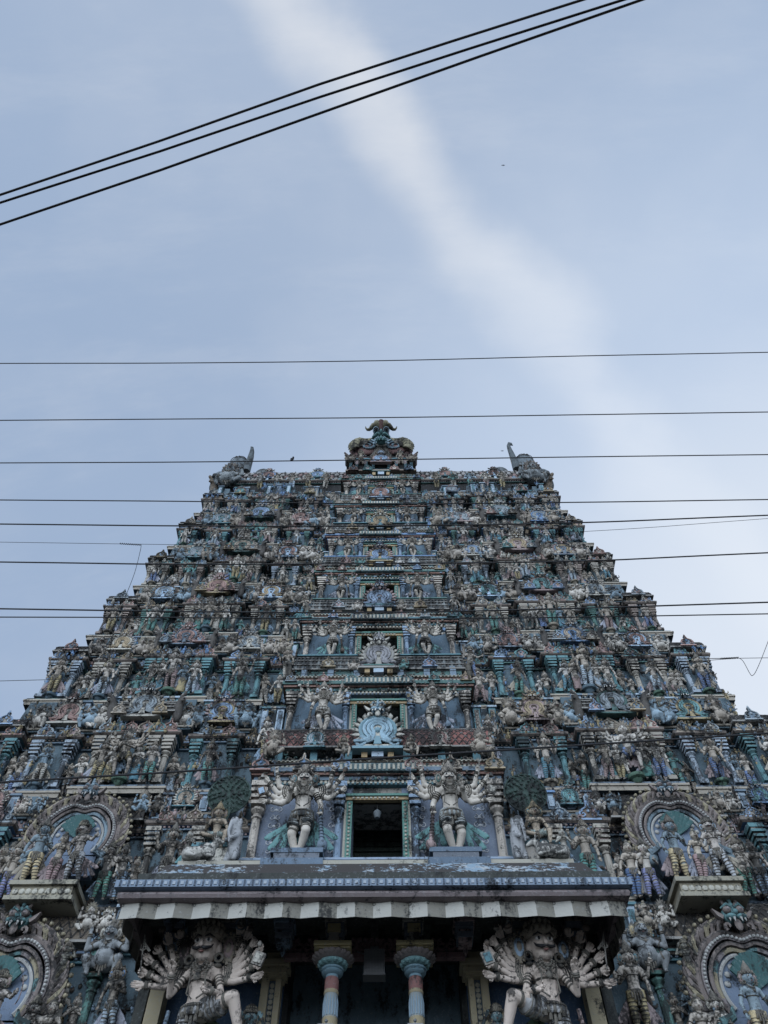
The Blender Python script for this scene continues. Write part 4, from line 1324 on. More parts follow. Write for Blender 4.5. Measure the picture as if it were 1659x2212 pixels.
for q in (-1, 1):
    # two scalloped feather wings on a curved keel
    P = [Vector((q * (1.1 + 1.0 * math.sin(R(a)) * 1.0), .1, FZ + 1.55 - 1.45 * math.cos(R(a)))) for a in range(-20, 121, 14)]
    mb.tube(P, [.20 + .10 * math.sin(PI * k / 10) for k in range(len(P))], 12, 1)
    c0 = Vector((q * 1.15, -.15, FZ + 1.45))
    mb.ell(c0, (.85, .25, .95), 1, 16, 10)
    for k in range(12):
        a = R(108 - 11.5 * k)
        def e_(r_, y_, sw=0.0): return c0 + Vector((q * math.cos(a - sw) * r_ * .98, y_, math.sin(a - sw) * r_ * 1.25))
        mb.tube([e_(.45, -.2), e_(.75, -.38), e_(1.02, -.36), e_(1.22, -.25, .05), e_(1.38, -.15, .14)], [.10, .14, .17, .13, .02], 8, 2 if k % 2 else 7, flat=.7)
        mb.tube([e_(.2, -.3), e_(.5, -.4)], [.08, .10], 6, 0)
    scroll(mb, q * 1.0, FZ + 1.5, .62, q, 1.4, -.42, .13, 3)
    scroll(mb, q * .62, FZ + 2.9, .42, -q, 1.3, -.3, .13, 4)
    # lobed brow curling out like horns
    mb.ell((q * .42, -.25, FZ + 5.15), (.40, .36, .52), 2, 16, 12)
    for k in range(4): mb.tube([(q * (.2 + .14 * k), -.5, FZ + 4.85), (q * (.22 + .15 * k), -.56, FZ + 5.2), (q * (.24 + .13 * k), -.4, FZ + 5.55)], .035, 6, 7)
    mb.tube([(q * .6, -.3, FZ + 5.1), (q * .85, -.32, FZ + 5.05), (q * 1.05, -.3, FZ + 4.85), (q * 1.22, -.28, FZ + 4.72), (q * 1.42, -.26, FZ + 4.72), (q * 1.56, -.25, FZ + 4.88), (q * 1.60, -.25, FZ + 5.05)], [.32, .26, .2, .15, .12, .08, .03], 14, 2)
    mb.ell((q * .52, -.55, FZ + 4.45), (.34, .22, .40), 3, 14, 10)
    mb.torus((q * .52, -.74, FZ + 4.45), .2, .05, 5, 14, 6, 'y')
    mb.ell((q * .52, -.77, FZ + 4.45), (.12, .06, .14), 5, 10, 6)
    mb.tube([(0, -.75, FZ + 3.85), (q * .35, -.8, FZ + 3.95), (q * .8, -.55, FZ + 3.75), (q * .95, -.35, FZ + 3.45)], [.2, .2, .18, .06], 12, 4)
    mb.ell((q * .45, -.65, FZ + 3.45), (.36, .2, .24), 0, 10, 6)
    mb.tube([(q * .3, -.45, FZ + 3.3), (q * .38, -.5, FZ + 2.8), (q * .3, -.45, FZ + 2.3), (q * .6, -.4, FZ + 2.1)], [.2, .24, .2, .08], 12, 3)
    mb.tube([(q * .32, -.6, FZ + 3.3), (q * .34, -.62, FZ + 2.95)], [.09, .02], 6, 6)
mb.tube([(0, -.4, FZ + 3.9), (0, -.5, FZ + 4.7), (0, -.4, FZ + 5.5)], [.16, .2, .26], 12, 1)
mb.ell((0, -.9, FZ + 4.1), (.16, .22, .26), 4, 10, 7)
mb.tube([(0, -.7, FZ + 3.5), (0, -.8, FZ + 3.1), (0, -.65, FZ + 2.5)], [.12, .2, .15], 12, 1)
mb.ell((0, .1, FZ + 4.2), (.85, .5, 1.0), 0, 14, 10)
mb.ell((0, .1, FZ + 1.6), (1.3, .45, 1.7), 0, 14, 10)
beast(mb, (0, -.75, FZ + 1.6), 1.3, (4, 3, 2), tongue=False)
for k, v_ in enumerate(mb.v):
    t = min(1, max(0, (v_[2] - FZ - 2.6) / .6))
    up_ = min(1, max(0, (v_[2] - FZ) / 1.2)) * (1 - t) * .35
    q_ = Vector((v_[0] * (1 - .18 * t) * (1 + .10 * (1 - t)), v_[1], v_[2] + up_ + .1 - t * .35))
    an = R(30) * t
    py_, pz_ = q_.y + .1, q_.z - 3.6
    mb.v[k] = (q_.x, -.1 + py_ * math.cos(an) - pz_ * math.sin(an), 3.6 + py_ * math.sin(an) + pz_ * math.cos(an))
obj('lion_mask', mb.mesh('lion_mask', ['soft', mat_('mask_keel_paint', (.20, .11, .10), .4), mat_('mask_feather_paint', (.24, .22, .14), .5), mat_('mask_blue_paint', (.22, .32, .38), .4),
                                      mat_('mask_teal_paint', (.12, .26, .26), .4), 'black', 'white', mat_('mask_feather_light_paint', (.33, .30, .19), .45)]), fin)

# ------------------------------------------------------------------ stone base (below the picture) and gateway porch
mb = MB()
for q in (-1, 1):
    x0, x1 = sorted((q * 2.1, q * 17.2))
    mb.box(x0, x1, .9, 14.5, 0, 8.6 + Z0, 0)
    x0, x1 = sorted((q * 2.1, q * 17.6))
    mb.box(x0, x1, .5, 14.9, 0, .9, 0)
    for k in range(9):
        x = q * (3.0 + 1.7 * k)
        mb.box(x - .25, x + .25, .6, .9, .9, 8.3 + Z0, 0)
mb.box(-2.1, 2.1, 5.5, 14.5, 0, 8.6 + Z0, 1)
obj('stone_base', mb.mesh('stone_base', [stucco('granite', (.22, .21, .19), grime=.35), 'interior'], smooth=False), tower)

porch = obj('gate_porch', None, tower)
def pp(x, d, h): return (x, d - 20.0, h + Z0)
mb = MB()   # porch back walls and dark passage
for q in (-1, 1):
    x0, x1 = sorted((q * 2.28, q * 5.5))
    mb.box(x0, x1, 0, 2.6, 6 + Z0, 11.4 + Z0, 0)
    x0, x1 = sorted((q * 5.5, q * 5.75))
    mb.box(x0, x1, -.4, 2.6, 0, 11.4 + Z0, 1)
    x0, x1 = sorted((q * 2.15, q * 2.28))
    mb.box(x0, x1, .2, 5.5, 0, 11.4 + Z0, 1)
    mb.box(min(q * 2.28, q * 5.75), max(q * 2.28, q * 5.75), -1.8, 2.6, 0, 6 + Z0, 2)
mb.box(-2.28, 2.28, 5.0, 5.2, 0, 11.4 + Z0, 1)
obj('wall', mb.mesh('wall', [mat_('blue_wall_paint', (.045, .085, .15), .25), 'interior', 'soft'], smooth=False), porch)
mb = MB()   # ceiling with beams and struts
mb.box(-5.75, 5.75, -2.75, 6, 11.35 + Z0, 11.6 + Z0, 0)
for k in range(9):
    x = -5.2 + 1.3 * k
    mb.box(x - .1, x + .1, -2.7, 0, 11.12 + Z0, 11.35 + Z0, 0)
mb.box(-5.7, 5.7, -1.75, -1.45, 11.05 + Z0, 11.35 + Z0, 0)
mb.box(-5.7, 5.7, -.5, -.2, 11.0 + Z0, 11.35 + Z0, 0)
obj('ceiling', mb.mesh('ceiling', ['interior'], smooth=False), porch)
# little hanging buds and corbels
bud = MB(); bud.lathe([(.01, -.17), (.05, -.10), (.065, -.03), (.03, .02), (.05, .05)], 8, 0)
bud = bud.mesh('hanging_bud', ['soft'])
for k in range(36):
    x = -5.5 + 11.0 * k / 35
    obj('hanging_bud', bud, porch, pp(x, 17.62, 11.18))
cb = MB()
for k, (e, z0, z1) in enumerate(((.16, -.5, -.42), (.2, -.42, -.3), (.14, -.3, -.2), (.22, -.2, -.08), (.26, -.08, .05))): cb.box(-e, e, -e * 1.4, e, z0, z1, k % 2)
cb.lathe([(.01, -.75), (.06, -.65), (.04, -.5)], 8, 0)
cbm = cb.mesh('corbel', ['soft', mat_('corbel_paint', (.12, .14, .17), .4)], smooth=False)
for x in (-4.9, -3.5, -2.2, -.95, .95, 2.2, 3.5, 4.9): obj('corbel', cbm, porch, pp(x, 18.6, 11.05))
hc_ = MB()   # paired scroll brackets beside the capitals
for q in (-1, 1):
    scroll(hc_, q * .12, 0, .16, q, 1.2, 0, .06, 0)
hc_.box(-.22, .22, -.1, .1, -.34, -.22, 0)
hcm = hc_.mesh('scroll_bracket', [mat_('dusky_pink_paint', (.18, .11, .11), .4)])
for x in (-2.0, -1.55, -.45, -.15, .15, .45, 1.55, 2.0): obj('scroll_bracket', hcm, porch, pp(x, 19.1, 10.85))

# eave: slope, frieze, roll, folded valance
def strip(prof, x0f, matf, name, mats, smooth=False):
    """eave band round the three open sides; prof: (half-width, depth d, height)"""
    mb = MB()
    for j in range(len(prof) - 1):
        (w0, d0, h0), (w1, d1, h1) = prof[j], prof[j + 1]
        A = [(-w0, .6, h0 + Z0), (-w0, d0 - 20, h0 + Z0), (w0, d0 - 20, h0 + Z0), (w0, .6, h0 + Z0)]
        B = [(-w1, .6, h1 + Z0), (-w1, d1 - 20, h1 + Z0), (w1, d1 - 20, h1 + Z0), (w1, .6, h1 + Z0)]
        mb.add(A + B, [(0, 1, 5, 4), (1, 2, 6, 5), (2, 3, 7, 6)], matf(j))
    me = mb.mesh(name, mats, smooth=smooth)
    return me
def flaked():
    """black mildewed slope with scraps of pale blue and white paint left"""
    m = bpy.data.materials.new('flaked_paint'); m.use_nodes = True
    t = m.node_tree
    global N, L
    sN, sL = N, L
    N, L = t.nodes.new, t.links.new
    p = t.nodes['Principled BSDF']; p.inputs['Roughness'].default_value = .85
    g = N('ShaderNodeNewGeometry')
    def nz_(s, d_):
        n = N('ShaderNodeTexNoise'); L(g.outputs['Position'], n.inputs[0]); n.inputs['Scale'].default_value = s; n.inputs['Detail'].default_value = d_; n.inputs['Roughness'].default_value = .7
        return n.outputs[0]
    a = fmath('ADD', fmath('MULTIPLY', nz_(.9, 2), .5), fmath('MULTIPLY', nz_(9, 6), .55))
    f = sstep(a, .555, .585)
    c = mixc(sstep(nz_(3, 3), .45, .6), (.20, .28, .35), (.34, .36, .37))
    L(mixc(f, (.035, .03, .028), c), p.inputs['Base Color'])
    b = N('ShaderNodeBump'); b.inputs['Distance'].default_value = .03; b.inputs['Strength'].default_value = .5
    L(nz_(25, 4), b.inputs['Height']); L(b.outputs[0], p.inputs['Normal'])
    N, L = sN, sL
    return m
M['dirty'] = flaked()
def band(prof, mat, name, **k):
    obj(name, strip(prof, None, lambda j: 0, name, [mat], **k), porch)
band([(5.42, 19.2, 12.56), (5.42, 18.3, 12.55), (5.45, 18.1, 12.35), (5.50, 17.8, 12.0), (5.62, 17.4, 11.55), (5.8, 17.05, 11.2), (6.0, 16.85, 11.12)], 'dirty', 'eave_slope', smooth=True)
band([(6.0, 16.87, 11.11), (6.07, 16.76, 11.11), (6.07, 16.76, 10.93), (5.9, 16.92, 10.91)], mat_('frieze_blue_paint', (.18, .24, .32), .45), 'eave_frieze')
band([(5.9, 16.93, 10.91), (5.96, 16.86, 10.86), (5.98, 16.83, 10.79), (5.95, 16.87, 10.72), (5.88, 16.97, 10.69), (5.7, 17.2, 10.69), (5.7, 17.2, 11.36)], mat_('eave_pink_paint', (.19, .155, .155), .4), 'eave_roll', smooth=True)
mb = MB()
for k in range(62):
    x = -5.95 + 11.9 * k / 61
    mb.box(x - .02, x + .02, -3.262, -3.24, 10.95 + Z0, 11.09 + Z0, 0)
    if k < 61: mb.box(x + .06, x + .13, -3.258, -3.24, 10.98 + Z0, 11.06 + Z0, 1)
obj('frieze_relief', mb.mesh('frieze_relief', [mat_('frieze_dark_paint', (.08, .11, .15), .4), mat_('frieze_light_paint', (.36, .42, .48), .4)], smooth=False), porch)
# folded sheet valance, alternate panels pale and dark
mb = MB()
NV = 28
xs = [-5.86 + 11.72 * k / NV for k in range(NV + 1)]
for k in range(NV):
    ya, yb_ = (-2.99, -2.93) if k % 2 else (-2.93, -2.99)
    dz = -.012 if k % 2 else 0
    mb.add([(xs[k], ya, 10.33 + Z0), (xs[k + 1], yb_, 10.33 + Z0), (xs[k + 1], yb_, 10.70 + Z0), (xs[k], ya, 10.70 + Z0)], [(0, 1, 2, 3)], k % 2)
    mb.add([(xs[k], ya + .03, 10.33 + Z0), (xs[k + 1], yb_ + .03, 10.33 + Z0), (xs[k + 1], yb_ + .03, 10.70 + Z0), (xs[k], ya + .03, 10.70 + Z0)], [(3, 2, 1, 0)], 2)
    xc = xs[k]
    mb.torus((xc + .02, ya - .02, 10.655 + Z0), .03, .006, 2, 8, 4, 'y')
for q in (-1, 1):
    for k in range(8):
        y0, y1 = -2.86 + .42 * k, -2.86 + .42 * (k + 1)
        xa, xb = (5.86, 5.76) if k % 2 else (5.76, 5.86)
        mb.add([(q * xa, y0, 10.33 + Z0), (q * xb, y1, 10.33 + Z0), (q * xb, y1, 10.70 + Z0), (q * xa, y0, 10.70 + Z0)], [(0, 1, 2, 3)], k % 2)
obj('folded_valance', mb.mesh('folded_valance', [mat_('pale_panel_paint', (.38, .37, .33), .3), mat_('dark_panel_paint', (.19, .18, .15), .5), 'interior'], smooth=False), porch)
# cream ledge above the eave, and wall below the lion platforms
mb = MB()
mb.box(-5.25, 5.25, -.85, 1.2, 12.5 + Z0, 12.95 + Z0, 1)
mb.box(-5.42, 5.42, -.95, 1.2, 12.95 + Z0, 13.18 + Z0, 0)
mb.box(-4.35, 4.35, .25, 1.4, 13.18 + Z0, 13.66 + Z0, 1)
obj('ledge', mb.mesh('ledge', [mat_('ledge_cream_paint', (.36, .34, .28), .38), mat_('plinth_slate_paint', (.12, .17, .22), .35)], smooth=False), porch)
mb = MB()
for q in (-1, 1):
    x = q * 2.3
    mb = MB()
    mb.box(x - .86, x + .86, -.98, .4, 12.99 + Z0, 13.24 + Z0, 0); mb.box(x - .78, x + .78, -.6, .6, 13.24 + Z0, 13.40 + Z0, 1)
    for e, z0, z1, m_ in ((.78, 13.36, 13.62, 0), (.70, 13.62, 13.76, 1), (.66, 13.76, 13.98, 2), (.76, 13.98, 14.13, 0)):
        mb.box(x - e, x + e, -.02 - e * .2, .9, z0 + Z0, z1 + Z0, m_)
    obj('guardian_plinth', mb.mesh('guardian_plinth', [mat_('plinth_blue_paint', (.11, .16, .22), .45), mat_('plinth_slate_paint', (.08, .12, .16), .45), mat_('plinth_grey_paint', (.13, .15, .18), .4)], smooth=False), porch)
# painted scrolls on the niche walls
mb = MB()
for q in (-1, 1):
    for x in (q * 1.35, q * 3.25):
        for k in range(7):
            z = 14.5 + .3 * k
            for e in (-1, 1): scroll(mb, x + e * .10, z + Z0, .10, e * (1 if k % 2 else -1), 1.1, dcen(14.15) - 20 - .01, .016, 0)
            mb.ell((x, dcen(14.15) - 20 - .005, z + Z0), (.05, .015, .05), 0, 6, 4)
obj('painted_scroll', mb.mesh('painted_scroll', [mat_('scroll_white_paint', (.50, .52, .54), .2)]), porch)

# columns with lotus capitals
col = MB()
col.lathe([(.30, 0), (.30, .9), (.22, 1.0), (.22, 7.4), (.22, 7.45)], 24, 0)
col.lathe([(.225, 7.45), (.24, 7.48), (.235, 7.5), (.23, 7.65)], 24, 0)
col.lathe([(.225, 7.65), (.235, 7.7), (.235, 7.95), (.24, 8.0), (.225, 8.02)], 24, 1)
col.lathe([(.212, 8.02), (.212, 8.62)], 24, 2)
for k in range(16):
    a = 2 * PI * k / 16
    col.tube([(.205 * math.cos(a), .205 * math.sin(a), 8.06), (.215 * math.cos(a), .215 * math.sin(a), 8.40), (.205 * math.cos(a), .205 * math.sin(a), 8.60)], [.03, .026, .004], 5, 0)
col.lathe([(.22, 8.62), (.232, 8.65), (.232, 8.69), (.22, 8.72)], 24, 1)
col.lathe([(.205, 8.72), (.222, 8.78), (.222, 9.0), (.20, 9.06)], 24, 3)
col.lathe([(.20, 9.06), (.20, 9.14), (.25, 9.18), (.275, 9.23), (.25, 9.28), (.285, 9.31), (.29, 9.36), (.22, 9.4)], 24, 4)
col.lathe([(.22, 9.4), (.30, 9.44), (.36, 9.52), (.33, 9.58)], 24, 5)
for k in range(14):
    a = 2 * PI * k / 14
    col.ell((.315 * math.cos(a), .315 * math.sin(a), 9.50), (.075, .075, .075), 5, 7, 5)
col.lathe([(.26, 9.58), (.36, 9.62), (.46, 9.72), (.44, 9.80)], 24, 6)
for k in range(20):
    a = 2 * PI * k / 20
    T = Matrix.Rotation(a, 4, 'Z') @ Matrix.Translation((.42, 0, 9.71)) @ Matrix.Rotation(R(48), 4, 'Y')
    col.ell((0, 0, 0), (.04, .072, .10), 6, 7, 5, T)
col.box(-.42, .42, -.42, .42, 9.8, 9.86, 7); col.box(-.48, .48, -.48, .48, 9.86, 9.97, 7)
col.box(-.13, .13, -.24, .3, 9.97, 10.5, 8); col.box(-.17, .17, -.28, .3, 10.3, 10.5, 7)
def colz(z): return z if z > 9.8 else (9.8 - (9.8 - z) * .66 if z > 9.06 else 9.3116 - (9.06 - z) * .85 if z > 7.5 else z + (9.3116 - 1.326 - 7.5) * z / 7.5)
for k, v_ in enumerate(col.v):
    f_ = .80 if v_[2] < 9.15 else (1.12 if 9.56 < v_[2] < 9.84 else 1.0)
    col.v[k] = (v_[0] * f_, v_[1] * f_, colz(v_[2]))
colm = col.mesh('column', [mat_('column_blue_paint', (.20, .29, .36), .25), mat_('column_ochre_paint', (.30, .25, .15), .35), mat_('column_grey_paint', (.24, .27, .27), .3), mat_('column_red_paint', (.24, .11, .10), .4),
                           mat_('column_teal_paint', (.16, .28, .34), .25), mat_('lotus_teal_paint', (.17, .33, .34), .25), mat_('lotus_brown_paint', (.22, .19, .18), .35), mat_('abacus_ochre_paint', (.36, .30, .15), .3), 'soft'], ang=40)
for q in (-1, 1): obj('column', colm, porch, (q * .97, -1.5, .72 + Z0 - .15), scale=(.92, .92, .985))
# cream jambs with beaded strip and outer pilaster
for q in (-1, 1):
    mb = MB()
    for x0, x1, y0, m_ in ((2.30, 2.44, -.34, 1), (2.44, 2.60, -.26, 0), (2.60, 2.78, -.38, 1)):
        mb.box(min(q * x0, q * x1), max(q * x0, q * x1), y0, 0, 6 + Z0, 10.35 + Z0, m_)
    for k in range(34): mb.lathe([(.058, 0), (.058, .02), (.04, .03), (.04, .02), (.02, .02), (.02, .035)], 10, 2, Matrix.Translation((q * 2.52, -.27, 6.1 + .125 * k + Z0)) @ Matrix.Rotation(R(90), 4, 'X'))
    for e, z0, z1 in ((.05, 10.35, 10.42), (.12, 10.42, 10.52), (.08, 10.52, 10.58), (.18, 10.58, 10.72), (-.05, 10.72, 11.0)):
        mb.box(min(q * (2.3 - e), q * (2.78 + e)), max(q * (2.3 - e), q * (2.78 + e)), -.4 - e, 0, z0 + Z0, z1 + Z0, 1)
    mbo = MB(); mbo.box(min(q * 5.1, q * 5.45), max(q * 5.1, q * 5.45), -.45, 0, 6 + Z0, 10.2 + Z0, 0); obj('pilaster', mbo.mesh('pilaster', [mat_('jamb_cream_paint', (.42, .36, .23), .28)], smooth=False), porch)
    obj('door_jamb', mb.mesh('door_jamb', [mat_('jamb_slate_paint', (.10, .13, .16), .3), mat_('jamb_cream_paint', (.42, .36, .23), .28), mat_('roundel_paint', (.40, .38, .30), .3)], ang=30), porch)

# ------------------------------------------------------------------ great horseshoe arches of the lower tiers
def arch_mesh(seed):
    mb = MB()
    def rr(a, r):
        return r * (1 - .15 * math.exp(-((a - 90) / 13.0) ** 2))
    A = list(range(-38, 219, 6))
    out = [(rr(a, 1.0) * math.cos(R(a)), rr(a, 1.0) * math.sin(R(a))) for a in A]
    mb.prism([(x * .80, z * .80) for x, z in out], .10, .3, 1)
    mb.box(-.64, .64, .10, .3, -1.0, -.45, 1)
    def ring(r, th, mat, y, mats=None):
        mb.tube([(rr(a, r) * math.cos(R(a)), y, rr(a, r) * math.sin(R(a))) for a in A], th, 6, mat, mats=mats)
    ring(1.02, .055, 2, 0); ring(.92, .05, 3, -.03); ring(.80, .04, 2, -.02)
    ring(.72, .05, 0, .04, mats=[(5, 3, 0, 5)[(k // 3) % 4] for k in range(len(A))] if seed else None); ring(.62, .035, 4, .07)
    for k in range(58):
        a = -38 + 256 * k / 57
        mb.ell((rr(a, .92) * math.cos(R(a)), -.08, rr(a, .92) * math.sin(R(a))), .033, 4, 6, 5)
    for k in range(34):
        a = -34 + 248 * k / 33
        if abs(a - 90) < 12: continue
        sw = 10 if a < 90 else -10
        a0, a1, a2 = R(a), R(a + sw * .4), R(a + sw * 1.4)
        mb.tube([(1.04 * math.cos(a0), .02, 1.04 * math.sin(a0)), (1.17 * math.cos(a1), -.05, 1.17 * math.sin(a1)), (1.24 * math.cos(a2), 0, 1.24 * math.sin(a2)), (1.27 * math.cos(a2 + R(sw * .5)), -.02, 1.27 * math.sin(a2 + R(sw * .5)))],
                [.045, .055, .045, .02], 6, 2 if k % 3 else 5)
        mb.ell((1.33 * math.cos(a2), -.03, 1.33 * math.sin(a2)), .045, 5, 6, 5)
    beast(mb, (0, -.12, 1.2), .62, (0, 2, 3))
    for q in (-1, 1):
        mb.ell((q * .95, -.1, -.78), (.2, .16, .2), 0, 10, 7)
        mb.tube([(q * .95, -.2, -.7), (q * .75, -.28, -.62), (q * .7, -.25, -.45)], [.1, .07, .02], 7, 0)
        scroll(mb, q * 1.12, -.62, .22, q, 1.3, -.08, .06, 3)
    for k in range(9):   # flowers along the inner rim
        a = R(10 + 160 * k / 8)
        mb.ell((.5 * math.cos(a), .09, .5 * math.sin(a)), (.06, .03, .06), 4, 8, 4)
    # peacock fan at the centre
    for k in range(9):
        a = R(90 + (k - 4) * 15)
        mb.tube([(0, .08, .0), (.26 * math.cos(a), .0, .0 + .28 * math.sin(a)), (.46 * math.cos(a), -.08, .0 + .56 * math.sin(a))], [.03, .06, .065], 6, 6, flat=.5)
    return mb.mesh('horseshoe_arch', ['obj', mat_('arch_back_paint', (.14, .19, .27), .4), mat_('arch_fringe_paint', (.20, .165, .15), .55), mat_('arch_pink_paint', (.25, .22, .22), .5), mat_('arch_bead_paint', (.38, .38, .36), .3),
                                      mat_('arch_ochre_paint', (.30, .26, .17), .5), mat_('fan_teal_paint', (.05, .13, .13), .3)], ang=50)
arch0, arch1 = arch_mesh(0), arch_mesh(1)
for ti, hcn, rad, am in ((0, 10.35, 1.42, arch1), (1, 15.05, 1.24, arch0)):
    Lh = TIER[ti][0]; W = Wh(Lh); d = dface(Lh)
    for q in (-1, 1):
        s_ = obj('arched_niche', None, tower)
        obj('horseshoe_arch', am, s_, pp(q * .607 * W, d - .80, hcn), scale=rad, color=(.12, .25, .26) if ti == 0 else (.20, .28, .33))
        mb = MB(); x = q * .607 * W
        for e, y0, z0, z1, m_ in ((.94, .1, Lh - .62, Lh - .50, 0), (.84, .2, Lh - .50, Lh - .18, 1), (.94, .1, Lh - .18, Lh - .05, 0)):
            mb.box(x - e, x + e, d - 20 - 1.75 + y0, d - 20, z0 + Z0, z1 + Z0, m_)
        for k in range(9): mb.ell((x - .72 + .18 * k, d - 20 - 1.56, Lh - .34 + Z0), (.09, .04, .09), 2, 8, 5)
        obj('platform', mb.mesh('platform', [mat_('platform_cream_paint', (.28, .26, .20), .45), mat_('platform_tan_paint', (.27, .24, .17), .4), mat_('bead_paint', (.42, .40, .33), .3)], ang=30), s_)
        # tiled roof shoulders behind the arch
        obj('barrel_roof', barrel(.235 * W, 1.15, .55, lattice=True), s_, pp(x, d + .02, Lh + 2.75), color=(.15, .12, .09))
# ------------------------------------------------------------------ statues
def ordw(k): return ['first', 'second', 'third', 'fourth', 'fifth', 'sixth', 'seventh', 'eighth', 'ninth', 'tenth', 'eleventh', 'twelfth', 'thirteenth', 'fourteenth', 'fifteenth', 'sixteenth', 'seventeenth'][k]
ROWN = ['bottom row', 'second row up', 'third row up', 'fourth row up', 'fifth row up', 'fifth row below roof', 'fourth row below roof', 'third row below roof', 'second row below roof', 'top row']
KDESC = {'four': 'four-armed', 'stand': 'crowned', 'lady': 'female', 'skirt': 'robed', 'dance': 'dancing six-armed', 'archer': 'moustached', 'raised': 'arms-raised', 'pray': 'praying'}
SN = {s[0]: s[1] for s in SKINS}; CN = {c[0]: c[1] for c in CLOTH}

ROWPOS = [(.300, 'stand', 0), (.338, 'archer', -.05), (.41, 'four', .38), (.475, 'pray', .02), (.502, 'lady', 0), (.548, 'stand', .58), (.578, 'lady', .58), (.61, 'four', .66),
          (.642, 'skirt', .58), (.672, 'stand', .58), (.725, 'archer', 0), (.75, 'pray', -.03), (.815, 'four', .38), (.875, 'stand', 0), (.90, 'lady', -.02), (.957, 'four', .48)]
for ti, (Lh, S, cw, fs_) in enumerate(TIER):
    W = Wh(Lh); d = dface(Lh)
    far = ti >= 6
    if ti == 8:
        pos = [(.245, 'raised', .25), (.345, 'raised', .25), (.45, 'raised', .25), (.55, 'raised', .25), (.65, 'raised', .25), (.75, 'raised', .25)]
    else:
        pos = ROWPOS
    for q in (-1, 1):
        n = 0
        for f, kd, p in pos:
            x = q * f * W
            if S is not None and abs(x) < cw + .42 + (.9 if ti == 2 else 0): continue
            if ti in (0, 1) and abs(x) < 6.1: continue
            if ti in (0, 1) and .52 < f < .70: continue
            if ti == 0 and abs(x) > 12.2: continue
            if far and kd == 'pray' and rnd.random() < .6: continue
            kd2 = kd
            r_ = rnd.random()
            if kd == 'four' and f == .61: kd2 = 'dance' if (ti in (2, 6) or r_ < .25) else 'four'
            elif kd == 'four' and r_ < .25: kd2 = 'stand'
            elif kd == 'stand' and r_ < .35: kd2 = rnd.choice(['archer', 'lady'])
            elif kd == 'lady' and r_ < .3: kd2 = 'skirt'
            elif kd == 'archer' and r_ < .4: kd2 = 'stand'
            sk_, skn = rnd.choice(SKINS[:3] * 2 + SKINS); cl_, cln = rnd.choice(CLOTH)
            s = fs_ * {'four': .97, 'dance': .95, 'stand': .86, 'lady': .82, 'skirt': .84, 'archer': .86, 'raised': 1.2, 'pray': .68}[kd2] * rnd.uniform(.95, 1.05)
            if f == .61: s *= 1.14
            if ti < 2: s *= 1.03
            h = Lh + (.20 if kd2 != 'pray' else .12)
            hasped = f in (.41, .61, .815, .957)
            if hasped: h += .12
            yy = d - p - .20
            if ti == 8: h = Lh - .05 + .35; yy = d - .36
            n += 1
            side = 'left' if q < 0 else 'right'
            what = {'dance': 'dancing six-armed statue', 'skirt': 'statue in ringed %s robe' % cln, 'pray': 'small praying statue', 'raised': 'statue with raised arms and %s leggings' % cln,
                    'lady': 'female statue in %s leggings' % cln, 'archer': 'moustached statue in %s leggings' % cln, 'four': 'four-armed statue in %s leggings' % cln, 'stand': 'crowned statue in %s leggings' % cln}[kd2]
            lab = '%s %s, %s %s of centre, %s' % (skn, what, ordw(n - 1), side, ROWN[ti] if ti < 5 else ROWN[ti + 1])
            statue(kd2, (x, yy, h + Z0), s, lab, 'statues standing in rows on the tower', skin=sk_, cloth=cl_, mirror=rnd.random() < .5, rz=rnd.uniform(-.22, .22),
                   ped=rnd.choice([(.09, .17, .12), (.10, .16, .20), (.30, .26, .2)]) if hasped else None, far=far)
    # pot-bellied dwarfs squatting on the parapet between the gables
    if ti == 8: continue
    zf = 1.36 * fs_; hb = Lh + zf + .62; hh = TIER[ti + 1][0] - Lh - zf - .75
    for q in (-1, 1):
        n = 0
        for f in (.30, .345, .468, .50, .722, .752, .885):
            x = q * f * W
            if S is not None and abs(x) < cw + .3: continue
            if ti in (0, 1) and abs(x) < 5.6: continue
            if ti == 0 and abs(x) > 12.2: continue
            n += 1
            sk_, skn = rnd.choice(SKINS[:4])
            kd2 = 'gana' if (rnd.random() < .6) else 'gana2'
            lab = '%s dwarf statue %s, %s %s of centre, above %s' % (skn, 'with both arms up' if kd2 == 'gana' else 'with one arm up', ordw(n - 1), 'left' if q < 0 else 'right', ROWN[ti] if ti < 5 else ROWN[ti + 1])
            statue(kd2, (x, d - .42, hb + Z0), hh * (.95 if ti < 7 else .5) * rnd.uniform(.88, 1.05), lab, 'squatting dwarf statues on the parapets', name='dwarf_statue', skin=sk_, mirror=rnd.random() < .5, rz=rnd.uniform(-.25, .25), far=far)

